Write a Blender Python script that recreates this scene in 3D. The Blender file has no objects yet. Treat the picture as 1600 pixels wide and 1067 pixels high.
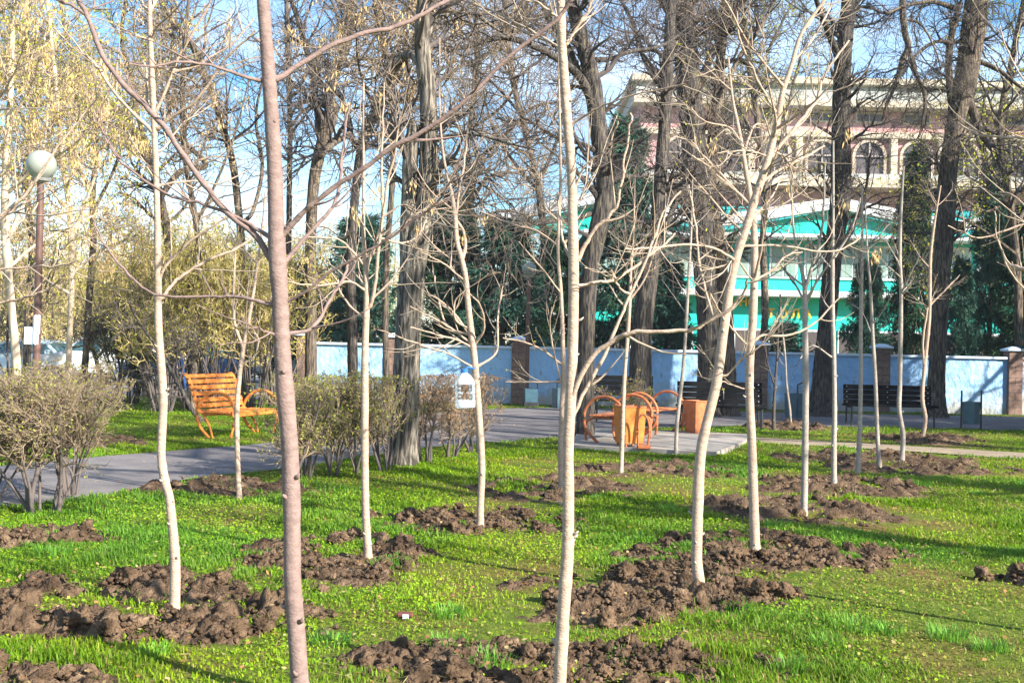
import bpy, math, random
import numpy as np
from mathutils import Matrix, Vector, Euler
PI = math.pi
SC = bpy.context.scene
# ------------------------------------------------------------ camera
F = 1778.0                      # focal length in photo pixels (1600 wide)
CAMZ = 1.5
PITCH, ROLL = math.radians(0.37), math.radians(1.25)
cam_d = bpy.data.cameras.new("camera"); cam = bpy.data.objects.new("camera", cam_d)
SC.collection.objects.link(cam); SC.camera = cam
cam_d.sensor_width = 36; cam_d.lens = 36*F/1600; cam_d.clip_end = 3000; cam_d.clip_start = .05
CM = Matrix.Rotation(PI/2+PITCH, 3, 'X') @ Matrix.Rotation(ROLL, 3, 'Z')
cam.matrix_world = Matrix.Translation((0, 0, CAMZ)) @ CM.to_4x4()
# ------------------------------------------------------------ world, sun, exposure
SUN_AZ, SUN_EL = math.radians(126.5), math.radians(29)      # azimuth clockwise from +Y
w = bpy.data.worlds.new("World"); SC.world = w; w.use_nodes = True
nt = w.node_tree; nt.nodes.clear()
sky = nt.nodes.new('ShaderNodeTexSky'); sky.sky_type = 'NISHITA'; sky.sun_disc = False
sky.sun_elevation = SUN_EL; sky.sun_rotation = SUN_AZ; sky.air_density = 1.0; sky.dust_density = 0.6; sky.ozone_density = 1.6
tc = nt.nodes.new('ShaderNodeTexCoord'); mp = nt.nodes.new('ShaderNodeMapping'); mp.inputs['Scale'].default_value = (1, 1, 2.6)
cn = nt.nodes.new('ShaderNodeTexNoise'); cn.inputs['Scale'].default_value = 2.6; cn.inputs['Detail'].default_value = 7; cn.inputs['Roughness'].default_value = .6
cr = nt.nodes.new('ShaderNodeValToRGB'); cr.color_ramp.elements[0].position = .41; cr.color_ramp.elements[1].position = .74
cr.color_ramp.elements[0].color = (0, 0, 0, 1); cr.color_ramp.elements[1].color = (.75, .75, .75, 1)
mx = nt.nodes.new('ShaderNodeMixRGB'); mx.inputs[2].default_value = (8, 9.2, 11, 1)
bg = nt.nodes.new('ShaderNodeBackground'); bg.inputs['Strength'].default_value = .082
wo = nt.nodes.new('ShaderNodeOutputWorld')
L = nt.links.new
L(tc.outputs['Generated'], mp.inputs[0]); L(mp.outputs[0], cn.inputs[0]); L(cn.outputs[0], cr.inputs[0]); L(cr.outputs[0], mx.inputs[0])
hs = nt.nodes.new('ShaderNodeHueSaturation'); hs.inputs['Saturation'].default_value = 1.6; L(sky.outputs[0], hs.inputs['Color']); L(hs.outputs[0], mx.inputs[1]); L(mx.outputs[0], bg.inputs[0]); L(bg.outputs[0], wo.inputs[0])
sd = bpy.data.lights.new("sun", 'SUN'); sd.energy = 5.0; sd.angle = math.radians(.5); sd.color = (1, .95, .84)
so = bpy.data.objects.new("sun", sd); SC.collection.objects.link(so)
to_sun = Vector((math.sin(SUN_AZ)*math.cos(SUN_EL), math.cos(SUN_AZ)*math.cos(SUN_EL), math.sin(SUN_EL)))
so.rotation_euler = to_sun.to_track_quat('Z', 'Y').to_euler(); so.location = to_sun*60
SC.view_settings.view_transform = 'Standard'; SC.view_settings.look = 'None'
SC.view_settings.exposure = 1.64; SC.view_settings.gamma = 1
SC.cycles.max_bounces = 6; SC.cycles.transparent_max_bounces = 8
# ------------------------------------------------------------ photo pixel -> world
CMn = np.array(CM)
def ray(x, y):
    d = CMn @ np.array([(x-800)/F, (533.5-y)/F, -1.0]); return d/d[1]
def W(x, y, d): return ray(x, y)*d + np.array([0, 0, CAMZ])        # point at depth d (metres along +Y)
def G(x, y, z=0.0):                                                # point on the ground
    r = ray(x, y); return r*((z-CAMZ)/r[2]) + np.array([0, 0, CAMZ])
def S(d): return F/d                                               # photo pixels per metre at depth d
# ------------------------------------------------------------ noise (vectorised)
def _h(ix, iy, iz):
    n = (ix*73856093) ^ (iy*19349663) ^ (iz*83492791); n = (n ^ (n >> 13))*1274126177
    n = n & 0x7fffffff; n = (n ^ (n >> 15)) * 2246822519; n = n & 0x7fffffff
    return n/float(0x7fffffff)
def vn(p):
    p = np.asarray(p, float); i = np.floor(p).astype(np.int64); f = p-i; f = f*f*(3-2*f)
    x, y, z = i[..., 0], i[..., 1], i[..., 2]; u, v, t = f[..., 0], f[..., 1], f[..., 2]
    def l(a, b, k): return a+(b-a)*k
    return l(l(l(_h(x, y, z), _h(x+1, y, z), u), l(_h(x, y+1, z), _h(x+1, y+1, z), u), v),
             l(l(_h(x, y, z+1), _h(x+1, y, z+1), u), l(_h(x, y+1, z+1), _h(x+1, y+1, z+1), u), v), t)
def fbm(p, o=4, g=.5):
    p = np.asarray(p, float); a = 1; s = 0; t = 0
    for k in range(o): s = s+a*vn(p*2**k+17.3*k); t += a; a *= g
    return s/t
# ------------------------------------------------------------ mesh builder
class MB:
    def __init__(s): s.v = []; s.f = []; s.n = 0; s.c = []; s.uvflag = False
    def add(s, v, f, col=None):
        v = np.asarray(v, float).reshape(-1, 3); f = np.asarray(f, np.int64)
        s.v.append(v); s.f.append((f+s.n)); s.n += len(v)
        if col is None: col = (1, 1, 1)
        col = np.asarray(col, float)
        s.c.append(np.broadcast_to(col, (len(v), 3)) if col.ndim == 1 else col)
        return s
    def box(s, lo, hi, M=None, col=None):
        x0, y0, z0 = lo; x1, y1, z1 = hi
        v = np.array([[x0,y0,z0],[x1,y0,z0],[x1,y1,z0],[x0,y1,z0],[x0,y0,z1],[x1,y0,z1],[x1,y1,z1],[x0,y1,z1]], float)
        if M is not None: v = v @ np.array(M)[:3, :3].T + np.array(M)[:3, 3]
        return s.add(v, [[0,3,2,1],[4,5,6,7],[0,1,5,4],[1,2,6,5],[2,3,7,6],[3,0,4,7]], col)
    def bbox(s, lo, hi, b=.01, M=None):          # box with chamfered edges
        bm = bmesh_box(lo, hi, b); v, fs = bm
        if M is not None: v = v @ np.array(M)[:3, :3].T + np.array(M)[:3, 3]
        n0 = s.n; s.v.append(v); s.n += len(v); s.c.append(np.ones((len(v), 3)))
        for f in fs: s.f.append(np.array([f])+n0)
        return s
    def tubes(s, P, R, m=3, cap=False, col=None):     # P (N,K,3) R (N,K)
        P = np.asarray(P, float); R = np.asarray(R, float)
        if P.ndim == 2: P = P[None]; R = R[None]
        N, K, _ = P.shape
        if N == 0: return s
        T = np.gradient(P, axis=1); T /= np.linalg.norm(T, axis=2, keepdims=True)+1e-9
        up = T.mean(axis=1); up /= np.linalg.norm(up, axis=1, keepdims=True)+1e-9
        ref = np.where(np.abs(up[:, 2:3]) < .8, np.array([[0, 0, 1.]]), np.array([[1., 0, 0]]))[:, None, :]
        A = np.cross(T, ref); A /= np.linalg.norm(A, axis=2, keepdims=True)+1e-9
        B = np.cross(T, A)
        an = np.arange(m)*2*PI/m
        V = P[:, :, None, :]+R[:, :, None, None]*(A[:, :, None, :]*np.cos(an)[None, None, :, None]+B[:, :, None, :]*np.sin(an)[None, None, :, None])
        base = (np.arange(N)*K*m)[:, None, None]; k = np.arange(K-1)[None, :, None]; j = np.arange(m)[None, None, :]; j2 = (j+1) % m
        q = np.stack([base+k*m+j, base+k*m+j2, base+(k+1)*m+j2, base+(k+1)*m+j], -1).reshape(-1, 4)
        if col is not None and np.ndim(col) == 2: col = np.repeat(np.asarray(col), K*m, axis=0)
        n0 = s.n
        s.add(V.reshape(-1, 3), q, col)
        if cap:
            for i in range(N):
                for kk, rev in ((0, 0), (K-1, 1)):
                    r = n0+i*K*m+kk*m+np.arange(m); s.f.append((r if rev else r[::-1])[None])
        return s
    def quads(s, C, U, V, col=None, shape=4):           # cards: centre, half-vectors
        C, U, V = map(lambda a: np.asarray(a, float), (C, U, V)); N = len(C)
        if N == 0: return s
        if shape == 4: v = np.stack([C-U-V, C+U-V, C+U+V, C-U+V], 1)
        else: v = np.stack([C-V, C+U-V*.15, C+V, C-U-V*.15], 1)   # leaf-like diamond
        if col is not None and np.ndim(col) == 2: col = np.repeat(np.asarray(col), 4, axis=0)
        return s.add(v.reshape(-1, 3), np.arange(N*4).reshape(-1, 4), col)
    def mesh(s, name, mat, origin=(0, 0, 0), smooth=False):
        me = bpy.data.meshes.new(name)
        V = np.concatenate(s.v)-np.asarray(origin, float); C = np.concatenate(s.c)
        me.vertices.add(len(V)); me.vertices.foreach_set('co', V.astype(np.float32).ravel())
        idx = np.concatenate([f.ravel() for f in s.f]); sz = np.concatenate([np.full(len(f), f.shape[1]) for f in s.f])
        me.loops.add(len(idx)); me.loops.foreach_set('vertex_index', idx.astype(np.int32))
        st = np.concatenate([[0], np.cumsum(sz)[:-1]])
        me.polygons.add(len(sz)); me.polygons.foreach_set('loop_start', st.astype(np.int32))
        try: me.polygons.foreach_set('loop_total', sz.astype(np.int32))
        except Exception: pass
        me.polygons.foreach_set('use_smooth', np.full(len(sz), bool(smooth)))
        me.update(calc_edges=True)
        if C.min() < .9999:
            a = me.color_attributes.new('Col', 'FLOAT_COLOR', 'POINT')
            a.data.foreach_set('color', np.concatenate([C, np.ones((len(C), 1))], 1).astype(np.float32).ravel())
        me.materials.append(mat)
        return me
    def build(s, name, mat, parent=None, origin=(0, 0, 0), smooth=False):
        if s.n == 0: return None
        me = s.mesh(name, mat, origin, smooth)
        o = bpy.data.objects.new(name, me); SC.collection.objects.link(o)
        if parent is not None: o.parent = parent
        else: o.location = origin
        return o
_bc = {}
def bmesh_box(lo, hi, b):
    import bmesh
    bm = bmesh.new(); bmesh.ops.create_cube(bm, size=1)
    for v in bm.verts: v.co = Vector([(lo[i]+hi[i])/2+v.co[i]*(hi[i]-lo[i]) for i in range(3)])
    bmesh.ops.bevel(bm, geom=list(bm.edges), offset=b, segments=1, affect='EDGES')
    v = np.array([x.co[:] for x in bm.verts]); f = [[x.index for x in p.verts] for p in bm.faces]; bm.free()
    return v, f
def tag(o, label=None, cat=None, group=None, kind=None):
    for k, v in (('label', label), ('category', cat), ('group', group), ('kind', kind)):
        if v: o[k] = v
    return o
def empty(name, loc, label, cat, group=None, rz=0):
    o = bpy.data.objects.new(name, None); SC.collection.objects.link(o); o.location = loc; o.rotation_euler.z = rz
    o.empty_display_size = .2
    return tag(o, label, cat, group)
def copy_tree(o, parent=None):
    kids = list(o.children)
    c = o.copy(); SC.collection.objects.link(c)
    if parent: c.parent = parent
    for k in kids: copy_tree(k, c)
    return c
# ------------------------------------------------------------ materials
def mat(name, c1, c2=None, scale=4, rough=.85, bump=0, bscale=30, stretch=(1, 1, 1), c3=None, vcol=False, metal=0,
        transl=0, spec=.3, coord='Object', detail=6, lo=.35, hi=.65, dist=.02, trans=0, alpha=1, ior=1.45):
    m = bpy.data.materials.new(name); m.use_nodes = True; t = m.node_tree; n = t.nodes; l = t.links.new
    b = n['Principled BSDF']; b.inputs['Roughness'].default_value = rough; b.inputs['Metallic'].default_value = metal
    b.inputs['Specular IOR Level'].default_value = spec
    co = n.new('ShaderNodeTexCoord'); ma = n.new('ShaderNodeMapping'); ma.inputs['Scale'].default_value = stretch
    l(co.outputs[coord], ma.inputs[0])
    no = n.new('ShaderNodeTexNoise'); no.inputs['Scale'].default_value = scale; no.inputs['Detail'].default_value = detail
    no.inputs['Roughness'].default_value = .6
    l(ma.outputs[0], no.inputs[0])
    r = n.new('ShaderNodeValToRGB'); e = r.color_ramp.elements
    c2 = c2 or tuple(x*.75 for x in c1)
    e[0].position = lo; e[0].color = (*c1, 1); e[1].position = hi; e[1].color = (*c2, 1)
    if c3: k = e.new(hi+.12); k.color = (*c3, 1)
    l(no.outputs[0], r.inputs[0]); out = r.outputs[0]
    if vcol:
        at = n.new('ShaderNodeAttribute'); at.attribute_name = 'Col'
        mu = n.new('ShaderNodeMixRGB'); mu.blend_type = 'MULTIPLY'; mu.inputs[0].default_value = 1
        l(out, mu.inputs[1]); l(at.outputs['Color'], mu.inputs[2]); out = mu.outputs[0]
    l(out, b.inputs['Base Color'])
    if bump:
        bn = n.new('ShaderNodeTexNoise'); bn.inputs['Scale'].default_value = bscale; bn.inputs['Detail'].default_value = 5
        l(ma.outputs[0], bn.inputs[0]); bu = n.new('ShaderNodeBump'); bu.inputs['Strength'].default_value = bump; bu.inputs['Distance'].default_value = dist
        l(bn.outputs[0], bu.inputs['Height']); l(bu.outputs[0], b.inputs['Normal'])
    if trans:
        b.inputs['Transmission Weight'].default_value = trans; b.inputs['IOR'].default_value = ior
    if alpha < 1: b.inputs['Alpha'].default_value = alpha
    if transl:
        tr = n.new('ShaderNodeBsdfTranslucent'); l(out, tr.inputs[0]); ms = n.new('ShaderNodeMixShader'); ms.inputs[0].default_value = transl
        l(b.outputs[0], ms.inputs[1]); l(tr.outputs[0], ms.inputs[2]); l(ms.outputs[0], n['Material Output'].inputs[0])
    return m
def barkmat(name, dark, light, scale=26, stretch=(1, 1, .16), bump=1, dist=.05, moss=None):
    m = mat(name, dark, light, scale=scale, stretch=stretch, bump=bump, bscale=scale*1.0, dist=dist, rough=.95, lo=.42, hi=.6, c3=moss, spec=.1)
    return m
def brickmat(name, c1, c2, mortar, scale=4, w_=.4, h_=.2, ms=.012, bump=.5):
    m = bpy.data.materials.new(name); m.use_nodes = True; t = m.node_tree; n = t.nodes; l = t.links.new; b = n['Principled BSDF']
    b.inputs['Roughness'].default_value = .9
    co = n.new('ShaderNodeTexCoord'); sx = n.new('ShaderNodeSeparateXYZ'); cb = n.new('ShaderNodeCombineXYZ'); ad = n.new('ShaderNodeMath'); ad.operation = 'ADD'
    l(co.outputs['Object'], sx.inputs[0]); l(sx.outputs[0], ad.inputs[0]); l(sx.outputs[1], ad.inputs[1]); l(ad.outputs[0], cb.inputs[0]); l(sx.outputs[2], cb.inputs[1])
    k = n.new('ShaderNodeTexBrick'); k.inputs['Scale'].default_value = 1; k.inputs['Brick Width'].default_value = w_; k.inputs['Row Height'].default_value = h_
    k.inputs['Mortar Size'].default_value = ms; k.inputs['Color1'].default_value = (*c1, 1); k.inputs['Color2'].default_value = (*c2, 1); k.inputs['Mortar'].default_value = (*mortar, 1)
    l(cb.outputs[0], k.inputs[0])
    no = n.new('ShaderNodeTexNoise'); no.inputs['Scale'].default_value = 12; no.inputs['Detail'].default_value = 6; l(co.outputs['Object'], no.inputs[0])
    mu = n.new('ShaderNodeMixRGB'); mu.blend_type = 'OVERLAY'; mu.inputs[0].default_value = .7; l(k.outputs[0], mu.inputs[1]); l(no.outputs[0], mu.inputs[2]); l(mu.outputs[0], b.inputs['Base Color'])
    bu = n.new('ShaderNodeBump'); bu.inputs['Strength'].default_value = bump; bu.inputs['Distance'].default_value = .02; l(mu.outputs[0], bu.inputs['Height']); l(bu.outputs[0], b.inputs['Normal'])
    return m
M = {}
M['sapling'] = mat('sapling_bark', (.45, .33, .25), (.31, .22, .165), scale=22, stretch=(1, 1, 2.4), bump=.7, bscale=70, rough=.8, dist=.008, c3=(.24, .17, .13), detail=9)
M['sapling_pink'] = mat('sapling_bark_rosy', (.24, .165, .145), (.155, .105, .093), scale=26, stretch=(1, 1, 1.6), bump=.6, bscale=75, rough=.8, dist=.006, c3=(.31, .23, .19), detail=9)
M['sapling_grey'] = mat('sapling_bark_grey', (.36, .31, .26), (.25, .21, .18), scale=22, stretch=(1, 1, 2.4), bump=.5, bscale=60, rough=.85, dist=.006)
M['twig_pale'] = mat('twig_pale', (.37, .29, .22), (.25, .19, .14), scale=20, rough=.8)
M['twig_grey'] = mat('twig_greybrown', (.125, .10, .09), (.075, .063, .06), scale=3, rough=.9)
M['twig_warm'] = mat('twig_warm', (.27, .20, .14), (.15, .115, .085), scale=3, rough=.9)
M['twig_gold'] = mat('twig_golden', (.52, .41, .17), (.36, .28, .12), scale=5, rough=.85)
M['twig_dark'] = mat('twig_dark', (.085, .068, .06), (.055, .045, .042), scale=3, rough=.9)
M['bark_old'] = barkmat('bark_furrowed', (.05, .045, .04), (.24, .205, .165), moss=(.30, .27, .22))
M['bark_dark'] = barkmat('bark_dark', (.035, .032, .032), (.11, .092, .078), moss=(.15, .14, .06))
M['bark_mid'] = barkmat('bark_brown', (.055, .044, .038), (.18, .14, .105), moss=(.22, .2, .09))
M['bark_pale'] = barkmat('bark_pale', (.40, .31, .22), (.55, .45, .34), scale=14, bump=.4)
M['bud'] = mat('bud_leaf', (.55, .50, .04), (.40, .44, .04), scale=1.5, rough=.6, transl=.4)
M['hedge_leaf'] = mat('hedge_leaf', (.33, .33, .05), (.22, .26, .04), scale=1.5, rough=.6, transl=.4)
M['leaf_green'] = mat('young_leaf', (.22, .34, .04), (.34, .38, .05), scale=2, rough=.6, transl=.4)
M['seed'] = mat('dry_seed', (.80, .56, .26), (.62, .42, .19), scale=3, rough=.8, transl=.35)
M['dry'] = mat('dry_leaf', (.45, .24, .11), (.33, .16, .07), scale=3, rough=.8, transl=.3)
M['spruce'] = mat('spruce_needles', (.012, .045, .022), (.03, .085, .03), scale=.9, rough=.7, transl=.15, c3=(.10, .16, .03))
M['spruce_blue'] = mat('spruce_needles_bluish', (.02, .075, .06), (.045, .12, .07), scale=.9, rough=.7, transl=.15)
M['soil'] = mat('turned_soil', (.050, .032, .020), (.15, .097, .06), scale=9, detail=14, rough=1, bump=1, bscale=55, dist=.03, coord='Object', spec=.1, c3=(.24, .165, .105), lo=.38, hi=.6)
M['asphalt'] = mat('asphalt', (.11, .097, .10), (.20, .178, .172), scale=1.6, rough=.95, bump=.8, bscale=90, dist=.012, detail=14, lo=.3, hi=.68, c3=(.24, .20, .16))
M['concrete'] = mat('concrete', (.36, .32, .275), (.24, .21, .18), scale=2.2, detail=12, c3=(.17, .15, .12), rough=.95, bump=.3, bscale=60)
M['orange'] = mat('orange_paint', (.66, .235, .04), (.55, .165, .03), scale=9, rough=.6, bump=.3, bscale=60, spec=.3, c3=(.30, .10, .04), lo=.3, hi=.6, detail=10)
M['rust_orange'] = mat('faded_orange_paint', (.52, .17, .055), (.36, .11, .05), scale=12, c3=(.20, .09, .05), detail=10, rough=.6, bump=.15, bscale=40)
M['black_wood'] = mat('dark_painted_wood', (.004, .005, .007), (.009, .009, .010), scale=8, stretch=(1, 1, 6), rough=.85, bump=.2, spec=.1)
M['black_metal'] = mat('black_metal', (.02, .024, .028), (.035, .035, .04), scale=8, rough=.5)
M['bin_metal'] = mat('dark_green_metal', (.035, .085, .12), (.055, .12, .16), scale=7, rough=.4, spec=.5)
M['pole'] = mat('brown_pole_paint', (.14, .075, .06), (.10, .055, .045), scale=5, rough=.45)
M['globe'] = mat('frosted_globe', (.40, .42, .37), (.33, .36, .31), scale=3, rough=.25, transl=.3)
M['paper'] = mat('paper', (.75, .77, .8), (.6, .65, .72), scale=9, rough=.9)
M['galv'] = mat('galvanised', (.45, .45, .43), rough=.45, metal=.5)
# ============================================================ ground, paths
def gz(x, y):                                                     # gentle unevenness of the lawn
    x = np.asarray(x, float); y = np.asarray(y, float)
    p = np.stack([x*.5, y*.5, x*0], -1)
    k = np.clip((26-y)/8, 0, 1)
    return ((fbm(p, 3)-.5)*.10*k)
def poly_px(pts): return np.array([G(x, y)[:2] for x, y in pts])
def inside(poly, x, y):
    r = np.zeros(x.shape, bool); n = len(poly)
    for i in range(n):
        x0, y0 = poly[i]; x1, y1 = poly[(i+1) % n]
        c = ((y0 > y) != (y1 > y)) & (x < (x1-x0)*(y-y0)/((y1-y0) if y1 != y0 else 1e-9)+x0); r ^= c
    return r
def smooth_poly(P, n=5):
    P = np.asarray(P, float); out = []
    for i in range(len(P)):
        p0, p1, p2, p3 = P[i-1], P[i], P[(i+1) % len(P)], P[(i+2) % len(P)]
        for t in np.arange(n)/n:
            out.append(.5*((2*p1)+(-p0+p2)*t+(2*p0-5*p1+4*p2-p3)*t*t+(-p0+3*p1-3*p2+p3)*t**3))
    return np.array(out)
PATH = poly_px([(-260,822),(-100,803),(0,792),(120,783),(200,766),(300,748),(420,735),(520,722),(620,706),(700,696),(800,690),(870,684),(930,674),(1040,668),(1200,665),(1400,668),(1620,673),(1900,681),
                (1900,661),(1620,652),(1400,648),(1200,644),(1000,640),(830,637),(700,643),(600,650),(520,657),(470,670),(430,690),(300,702),(150,714),(0,728),(-200,745)])
DIRT = poly_px([(1150,683),(1260,688),(1400,696),(1620,709),(1900,722),(1900,733),(1620,719),(1400,704),(1260,696),(1150,690)])
PAD = poly_px([(890,702),(1000,708),(1118,714),(1166,694),(1168,684),(1040,678),(905,677)])
WALK = np.array([[-40, 30.2], [-5.6, 30.2], [-5.6, 33.2], [-40, 33.2]])
ROAD = np.array([[-60, 36], [-3, 36], [8, 90], [-60, 90]])
def sheet(name, poly, z, m, grid=False):
    mb = MB(); v = np.c_[poly, np.full(len(poly), z)]; o = MB(); o.add(v, np.arange(len(v))[None]); 
    me = o.mesh(name, m); ob = bpy.data.objects.new(name, me); SC.collection.objects.link(ob); return tag(ob, kind='structure')
# path follows flat ground: the lawn is lowered to 0 near it by blending
def path_mask(x, y, g=.35):
    r = np.zeros(x.shape)
    for P in (PATH, DIRT, PAD):
        acc = np.zeros(x.shape)
        for dx, dy in ((0,0),(g,0),(-g,0),(0,g),(0,-g),(.7*g,.7*g),(-.7*g,.7*g),(.7*g,-.7*g),(-.7*g,-.7*g)): acc = np.maximum(acc, inside(P, x+dx, y+dy).astype(float)*(1 if dx == dy == 0 else .8))
        r = np.maximum(r, acc)
    return r
def lawn_z(x, y):
    x = np.asarray(x, float); y = np.asarray(y, float)
    return gz(x, y)*(1-np.minimum(1, path_mask(x, y)*1.25)) - .02*np.minimum(1, path_mask(x, y, .0))
# ground: fine sheet in front, coarse beyond, one mesh
gb = MB()
xs = np.concatenate([[-300, -120, -60, -30], np.arange(-20, 20.01, .18), [30, 60, 120, 300]])
ys = np.concatenate([[-60, -20, -5, 0, 2], np.arange(3, 32.01, .18), [34, 40, 60, 120, 250, 400]])
X, Y = np.meshgrid(xs, ys); Z = lawn_z(X, Y); nx, ny = len(xs), len(ys)
I = (np.arange(ny-1)[:, None]*nx+np.arange(nx-1)[None]).ravel()
gb.add(np.stack([X, Y, Z], -1).reshape(-1, 3), np.stack([I, I+1, I+nx+1, I+nx], -1))
mg = bpy.data.materials.new('lawn_ground'); mg.use_nodes = True; t = mg.node_tree; n = t.nodes; b = n['Principled BSDF']; b.inputs['Roughness'].default_value = 1; b.inputs['Specular IOR Level'].default_value = .1
co = n.new('ShaderNodeTexCoord')
def nz(sc, det=6, off=0):
    k = n.new('ShaderNodeTexNoise'); k.inputs['Scale'].default_value = sc; k.inputs['Detail'].default_value = det; k.inputs['Roughness'].default_value = .65
    m_ = n.new('ShaderNodeMapping'); m_.inputs['Location'].default_value = (off, off*2, 0); t.links.new(co.outputs['Object'], m_.inputs[0]); t.links.new(m_.outputs[0], k.inputs[0]); return k
a1 = nz(9); r1 = n.new('ShaderNodeValToRGB'); e = r1.color_ramp.elements; e[0].position = .3; e[0].color = (.055, .085, .012, 1); e[1].position = .7; e[1].color = (.17, .20, .03, 1); k = e.new(.5); k.color = (.10, .14, .018, 1)
t.links.new(a1.outputs[0], r1.inputs[0])
a2 = nz(14, 6, 7); r2 = n.new('ShaderNodeValToRGB'); e = r2.color_ramp.elements; e[0].position = .3; e[0].color = (.07, .045, .02, 1); e[1].position = .7; e[1].color = (.24, .17, .05, 1)
t.links.new(a2.outputs[0], r2.inputs[0])
a3 = nz(.9, 5, 3); r3 = n.new('ShaderNodeValToRGB'); e = r3.color_ramp.elements; e[0].position = .45; e[0].color = (0, 0, 0, 1); e[1].position = .62; e[1].color = (1, 1, 1, 1)
t.links.new(a3.outputs[0], r3.inputs[0])
mm = n.new('ShaderNodeMixRGB'); t.links.new(r3.outputs[0], mm.inputs[0]); t.links.new(r1.outputs[0], mm.inputs[1]); t.links.new(r2.outputs[0], mm.inputs[2]); t.links.new(mm.outputs[0], b.inputs['Base Color'])
bu = n.new('ShaderNodeBump'); bu.inputs['Strength'].default_value = 1; bu.inputs['Distance'].default_value = .03; a4 = nz(45, 5); t.links.new(a4.outputs[0], bu.inputs['Height']); t.links.new(bu.outputs[0], b.inputs['Normal'])
g_o = gb.build('ground', mg, smooth=True); tag(g_o, kind='structure')
M['dirt'] = mat('trodden_dirt', (.20, .15, .10), (.30, .235, .165), scale=2, rough=1, bump=.5, bscale=50, dist=.02)
sheet('path', smooth_poly(PATH), .004, M['asphalt'])
sheet('dirt_path', smooth_poly(DIRT), .008, M['dirt'])
sheet('walkway', WALK, .012, M['asphalt'])
M['road'] = mat('pale_road', (.40, .38, .36), (.30, .28, .27), scale=1, rough=.95)
sheet('road', ROAD, .010, M['road'])
# concrete pad under the ringed benches: a real slab
pb = MB(); n_ = len(PAD); PADZ = .07
pb.add(np.r_[np.c_[PAD, np.full(n_, -.05)], np.c_[PAD, np.full(n_, PADZ)]], np.arange(n_, 2*n_)[None])
for i in range(n_): pb.f.append(np.array([[i, (i+1) % n_, n_+(i+1) % n_, n_+i]]))
tag(pb.build('concrete_slab', M['concrete']), kind='structure')
hz = MB().box((-310, -70, -1.1), (310, 410, 32)); hm = bpy.data.materials.new('haze'); hm.use_nodes = True; hn = hm.node_tree; hn.nodes.remove(hn.nodes['Principled BSDF'])
pv = hn.nodes.new('ShaderNodeVolumePrincipled'); pv.inputs['Color'].default_value = (.86, .92, 1, 1); pv.inputs['Density'].default_value = .0004; hn.links.new(pv.outputs[0], hn.nodes['Material Output'].inputs['Volume'])
tag(hz.build('haze', hm), kind='stuff')
# raised kerb along the far walkway
kb = MB()
for i in range(14): kb.bbox((-40+i*2.45, 33.22, -.05), (-40+i*2.45+2.4, 33.4, .13), .015)
tag(kb.build('kerb', M['concrete']), kind='structure')

# ============================================================ boundary wall
WALLD = 31.2
M['wall'] = mat('blue_white_plaster', (.35, .57, .83), (.27, .49, .79), scale=1.1, stretch=(1, 1, .6), rough=.95, bump=.9, bscale=9, dist=.05, c3=(.66, .70, .76))
wm = M['wall'].node_tree; wn = wm.nodes; wl_ = wm.links.new; wb = wn['Principled BSDF']; src = wb.inputs['Base Color'].links[0].from_socket
wc = wn.new('ShaderNodeTexCoord'); wx_ = wn.new('ShaderNodeSeparateXYZ'); wl_(wc.outputs['Object'], wx_.inputs[0]); wno = wn.new('ShaderNodeTexNoise'); wno.inputs['Scale'].default_value = 3.5; wno.inputs['Detail'].default_value = 9; wl_(wc.outputs['Object'], wno.inputs[0])
wa = wn.new('ShaderNodeMath'); wa.operation = 'MULTIPLY_ADD'; wa.inputs[1].default_value = -.75; wl_(wx_.outputs[2], wa.inputs[0]); wl_(wno.outputs[0], wa.inputs[2])
wr_ = wn.new('ShaderNodeValToRGB'); wr_.color_ramp.elements[0].position = .02; wr_.color_ramp.elements[1].position = .38; wr_.color_ramp.elements[1].color = (.8, .8, .8, 1); wl_(wa.outputs[0], wr_.inputs[0])
wmx = wn.new('ShaderNodeMixRGB'); wmx.inputs[2].default_value = (.40, .36, .28, 1); wl_(wr_.outputs[0], wmx.inputs[0]); wl_(src, wmx.inputs[1])
wp = wn.new('ShaderNodeTexNoise'); wp.inputs['Scale'].default_value = 6; wp.inputs['Detail'].default_value = 10; wl_(wc.outputs['Object'], wp.inputs[0]); wpr = wn.new('ShaderNodeValToRGB'); wpr.color_ramp.elements[0].position = .66; wpr.color_ramp.elements[1].position = .68; wl_(wp.outputs[0], wpr.inputs[0])
wm2 = wn.new('ShaderNodeMixRGB'); wm2.inputs[2].default_value = (.30, .33, .36, 1); wl_(wpr.outputs[0], wm2.inputs[0]); wl_(wmx.outputs[0], wm2.inputs[1]); wl_(wm2.outputs[0], wb.inputs['Base Color'])
M['coping'] = mat('coping_plaster', (.62, .70, .80), (.5, .6, .72), scale=3, rough=.9)
M['pillar'] = brickmat('rough_stone_blocks', (.17, .105, .085), (.24, .15, .115), (.11, .08, .07), w_=.42, h_=.2)
pillars = [474, 615, 810, 1003, 1186, 1376, 1582, 1790]
px_ = [W(x, 600, WALLD)[0] for x in pillars]
whl = ['between the left end pillar and the big furrowed trunk', 'behind the hanging bottle sapling', 'behind the thin twin sapling left of the ringed benches', 'behind the black bench beside the orange bin',
       'behind the square blue bin, between two pillars', 'behind the rightmost black bench', 'at the right edge of the view, past the last pillar']
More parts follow.
